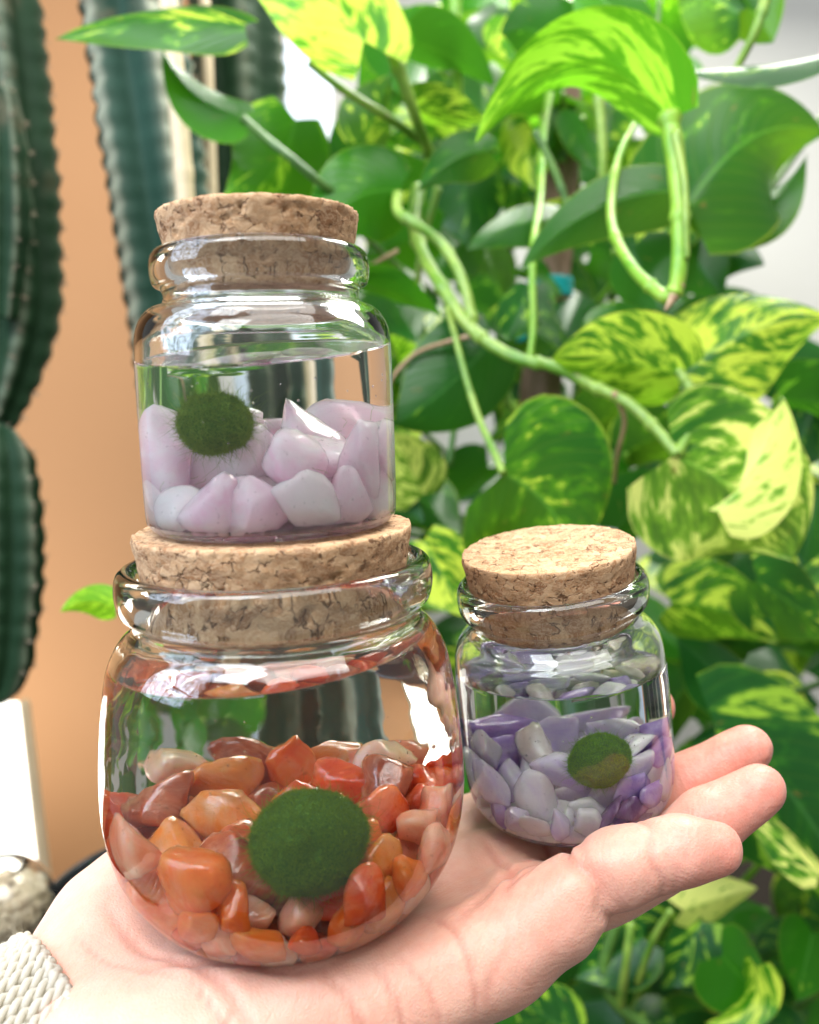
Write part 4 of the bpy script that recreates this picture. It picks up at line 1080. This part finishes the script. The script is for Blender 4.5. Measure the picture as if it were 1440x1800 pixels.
# ------------------------------------------------------------------ walls, window, pot and bowl
def slab(name, corners, thick, mat):
    """four world corners (counter-clockwise as seen), given real thickness away from the camera; bevelled edges"""
    q = [np.array(x) for x in corners]; n = np.cross(q[1] - q[0], q[3] - q[0]); n /= np.linalg.norm(n)
    if n.dot(q[0] - T3) < 0: n = -n
    bm = bmesh.new(); v = [bm.verts.new(x) for x in q] + [bm.verts.new(x + n * thick) for x in q]
    for f in ((0, 1, 2, 3), (7, 6, 5, 4), (0, 4, 5, 1), (1, 5, 6, 2), (2, 6, 7, 3), (3, 7, 4, 0)): bm.faces.new([v[i] for i in f])
    bmesh.ops.recalc_face_normals(bm, faces=bm.faces)
    bmesh.ops.bevel(bm, geom=bm.edges[:], offset=min(thick * .15, .004), segments=2, affect='EDGES')
    me = bpy.data.meshes.new(name); bm.to_mesh(me); bm.free(); me.materials.append(mat)
    o = bpy.data.objects.new(name, me); COL.objects.link(o); return o
ow = slab('orange_wall', [P(-1500, 2600, 1.15), P(470, 2600, 1.30), P(515, -900, 1.30), P(-1500, -900, 1.15)], .06, M_orange)
tag(ow, 'smooth orange painted wall behind the cacti', 'wall')
ww = slab('white_wall', [P(300, 2700, 1.42), P(3600, 2700, 1.20), P(3600, -1000, 1.20), P(300, -1000, 1.42)], .06, M_white)
tag(ww, 'white wall behind the pothos plant', 'wall')
wp_ = slab('white_pillar', [P(500, 1900, 1.10), P(575, 1900, 1.10), P(572, -400, 1.10), P(497, -400, 1.10)], .10, M_frame)
tag(wp_, 'pale blue white upright pillar between the orange wall and the pothos', 'pillar')

def mat_emit(name, colr, s):
    t = NT(name); return t.done(t.n('Emission', {'Color': (*colr, 1), 'Strength': s}).outputs[0])
wf = empty('low_window', P(0, 1450, .95)); tag(wf, 'small bright daylit window low at the left edge under the cactus', 'window')
pn = slab('pane', [P(-700, 1560, .95), P(66, 1545, .95), P(30, 1236, .95), P(-700, 1226, .95)], .006, mat_emit('daylit_pane', (1, .96, .86), 3.4)); adopt(pn, wf)
fr = slab('frame', [P(66, 1556, .949), P(80, 1556, .949), P(40, 1232, .949), P(30, 1232, .949)], .02, M_bamboo); adopt(fr, wf)

# black pot with a glossy rim
def upright(px, py, d):
    m = Matrix.Translation(Vector(P(px, py, d))); return m
pot = empty('plant_pot', P(250, 1560, .50)); tag(pot, 'black round plant pot behind the heel of the hand', 'plant pot')
rp = 165 * .50 / F
V, Fs = lathe(smooth_prof([(0, -.42), (rp * .6, -.42), (rp * .66, -.41), (rp * .84, -.12), (rp * .93, -.008), (rp * 1.0, -.006), (rp * 1.02, 0), (rp * .99, .004), (rp * .94, 0), (rp * .9, -.02), (rp * .85, -.05), (0, -.052)], 5), 72, False)
o = mesh_obj('pot_body', V + P(250, 1560, .50), Fs, M_black); adopt(o, pot)
th = np.linspace(0, 2 * math.pi, 40, endpoint=False); Vs = [(0, 0, -.022)]; 
for k in range(1, 9):
    for q in th: Vs.append((rp * .91 * k / 8 * math.cos(q), rp * .91 * k / 8 * math.sin(q), -.022 + .003 * mnoise.noise(Vector((k * 1.1, q * 3, 2)))))
Fs = [(0, 1 + j, 1 + (j + 1) % 40) for j in range(40)] + [(1 + k * 40 + j, 1 + (k + 1) * 40 + j, 1 + (k + 1) * 40 + (j + 1) % 40, 1 + k * 40 + (j + 1) % 40) for k in range(7) for j in range(40)]
o = mesh_obj('soil', np.array(Vs) + P(250, 1560, .50), Fs, M_soil); adopt(o, pot)
sprig = empty('seedling', P(170, 1580, .47)); tag(sprig, 'small green seedling in the black pot', 'plant')
for (b_, t_) in (((176, 1560, .47), (158, 1515, .47)), ((176, 1560, .47), (205, 1530, .47)), ((176, 1562, .47), (150, 1550, .46))):
    leaf(b_, t_, 8, L_dark, parent=sprig, heart=.2)
vine([(176, 1560, .47), (178, 1590, .475), (180, 1620, .48)], 5, M_stem_dark, 5, parent=sprig)

# clear bowl of beige gravel at the lower left corner
bowl = empty('glass_bowl', P(0, 1600, .48)); tag(bowl, 'round clear glass bowl with beige gravel at the lower left edge', 'bowl')
rb = 92 * .48 / F
ang = np.linspace(-math.pi / 2 + .02, math.pi / 2 - .55, 18)
po_ = [(rb * math.cos(a), rb * math.sin(a)) for a in ang]; pi2 = [(rb * .93 * math.cos(a), rb * .93 * math.sin(a)) for a in ang]
V, Fs = lathe(np.array([(0, -rb)] + po_ + pi2[::-1] + [(0, -rb * .93)]), 48, False)
o = mesh_obj('bowl_glass', V + P(2, 1598, .48), Fs, M_glass); adopt(o, bowl)
mb = MB(); rg = np.random.default_rng(3)
ico = stone_mesh('chip', 5, 1)
while mb.n < 42 * 260:
    p = rg.uniform(-1, 1, 3) * rb * .88
    if np.linalg.norm(p) > rb * .86 or p[2] > rb * .35: continue
    q, _ = np.linalg.qr(rg.normal(size=(3, 3))); mb.add(ico[0] * rb * .11 @ q + p + P(2, 1598, .48), ico[1])
o = mb.obj('gravel', M_gravel, bowl, smooth=False); tag(o, kind='stuff')

gz = P(250, 1560, .5)[2] - .421
fl = slab('ground', [(-1.6, -.3, gz), (2.4, -.3, gz), (2.4, 1.6, gz), (-1.6, 1.6, gz)], .03, M_soil)
tag(fl, 'dark ground surface under the pots', kind='structure')
bc = P(2, 1598, .48); bz = bc[2] - rb * .98
V, Fs = lathe(smooth_prof([(0, gz + .001 - bz), (.055, gz + .001 - bz), (.052, gz + .02 - bz), (.02, gz + .05 - bz), (.018, -.08), (.05, -.022), (.058, -.010), (.057, -.001), (.048, .0), (0, .0)], 5), 48, False)
st = mesh_obj('plant_stand', V + np.array([bc[0], bc[1], bz]), Fs, M_black); tag(st, 'black pedestal stand under the glass bowl of gravel', 'stand')
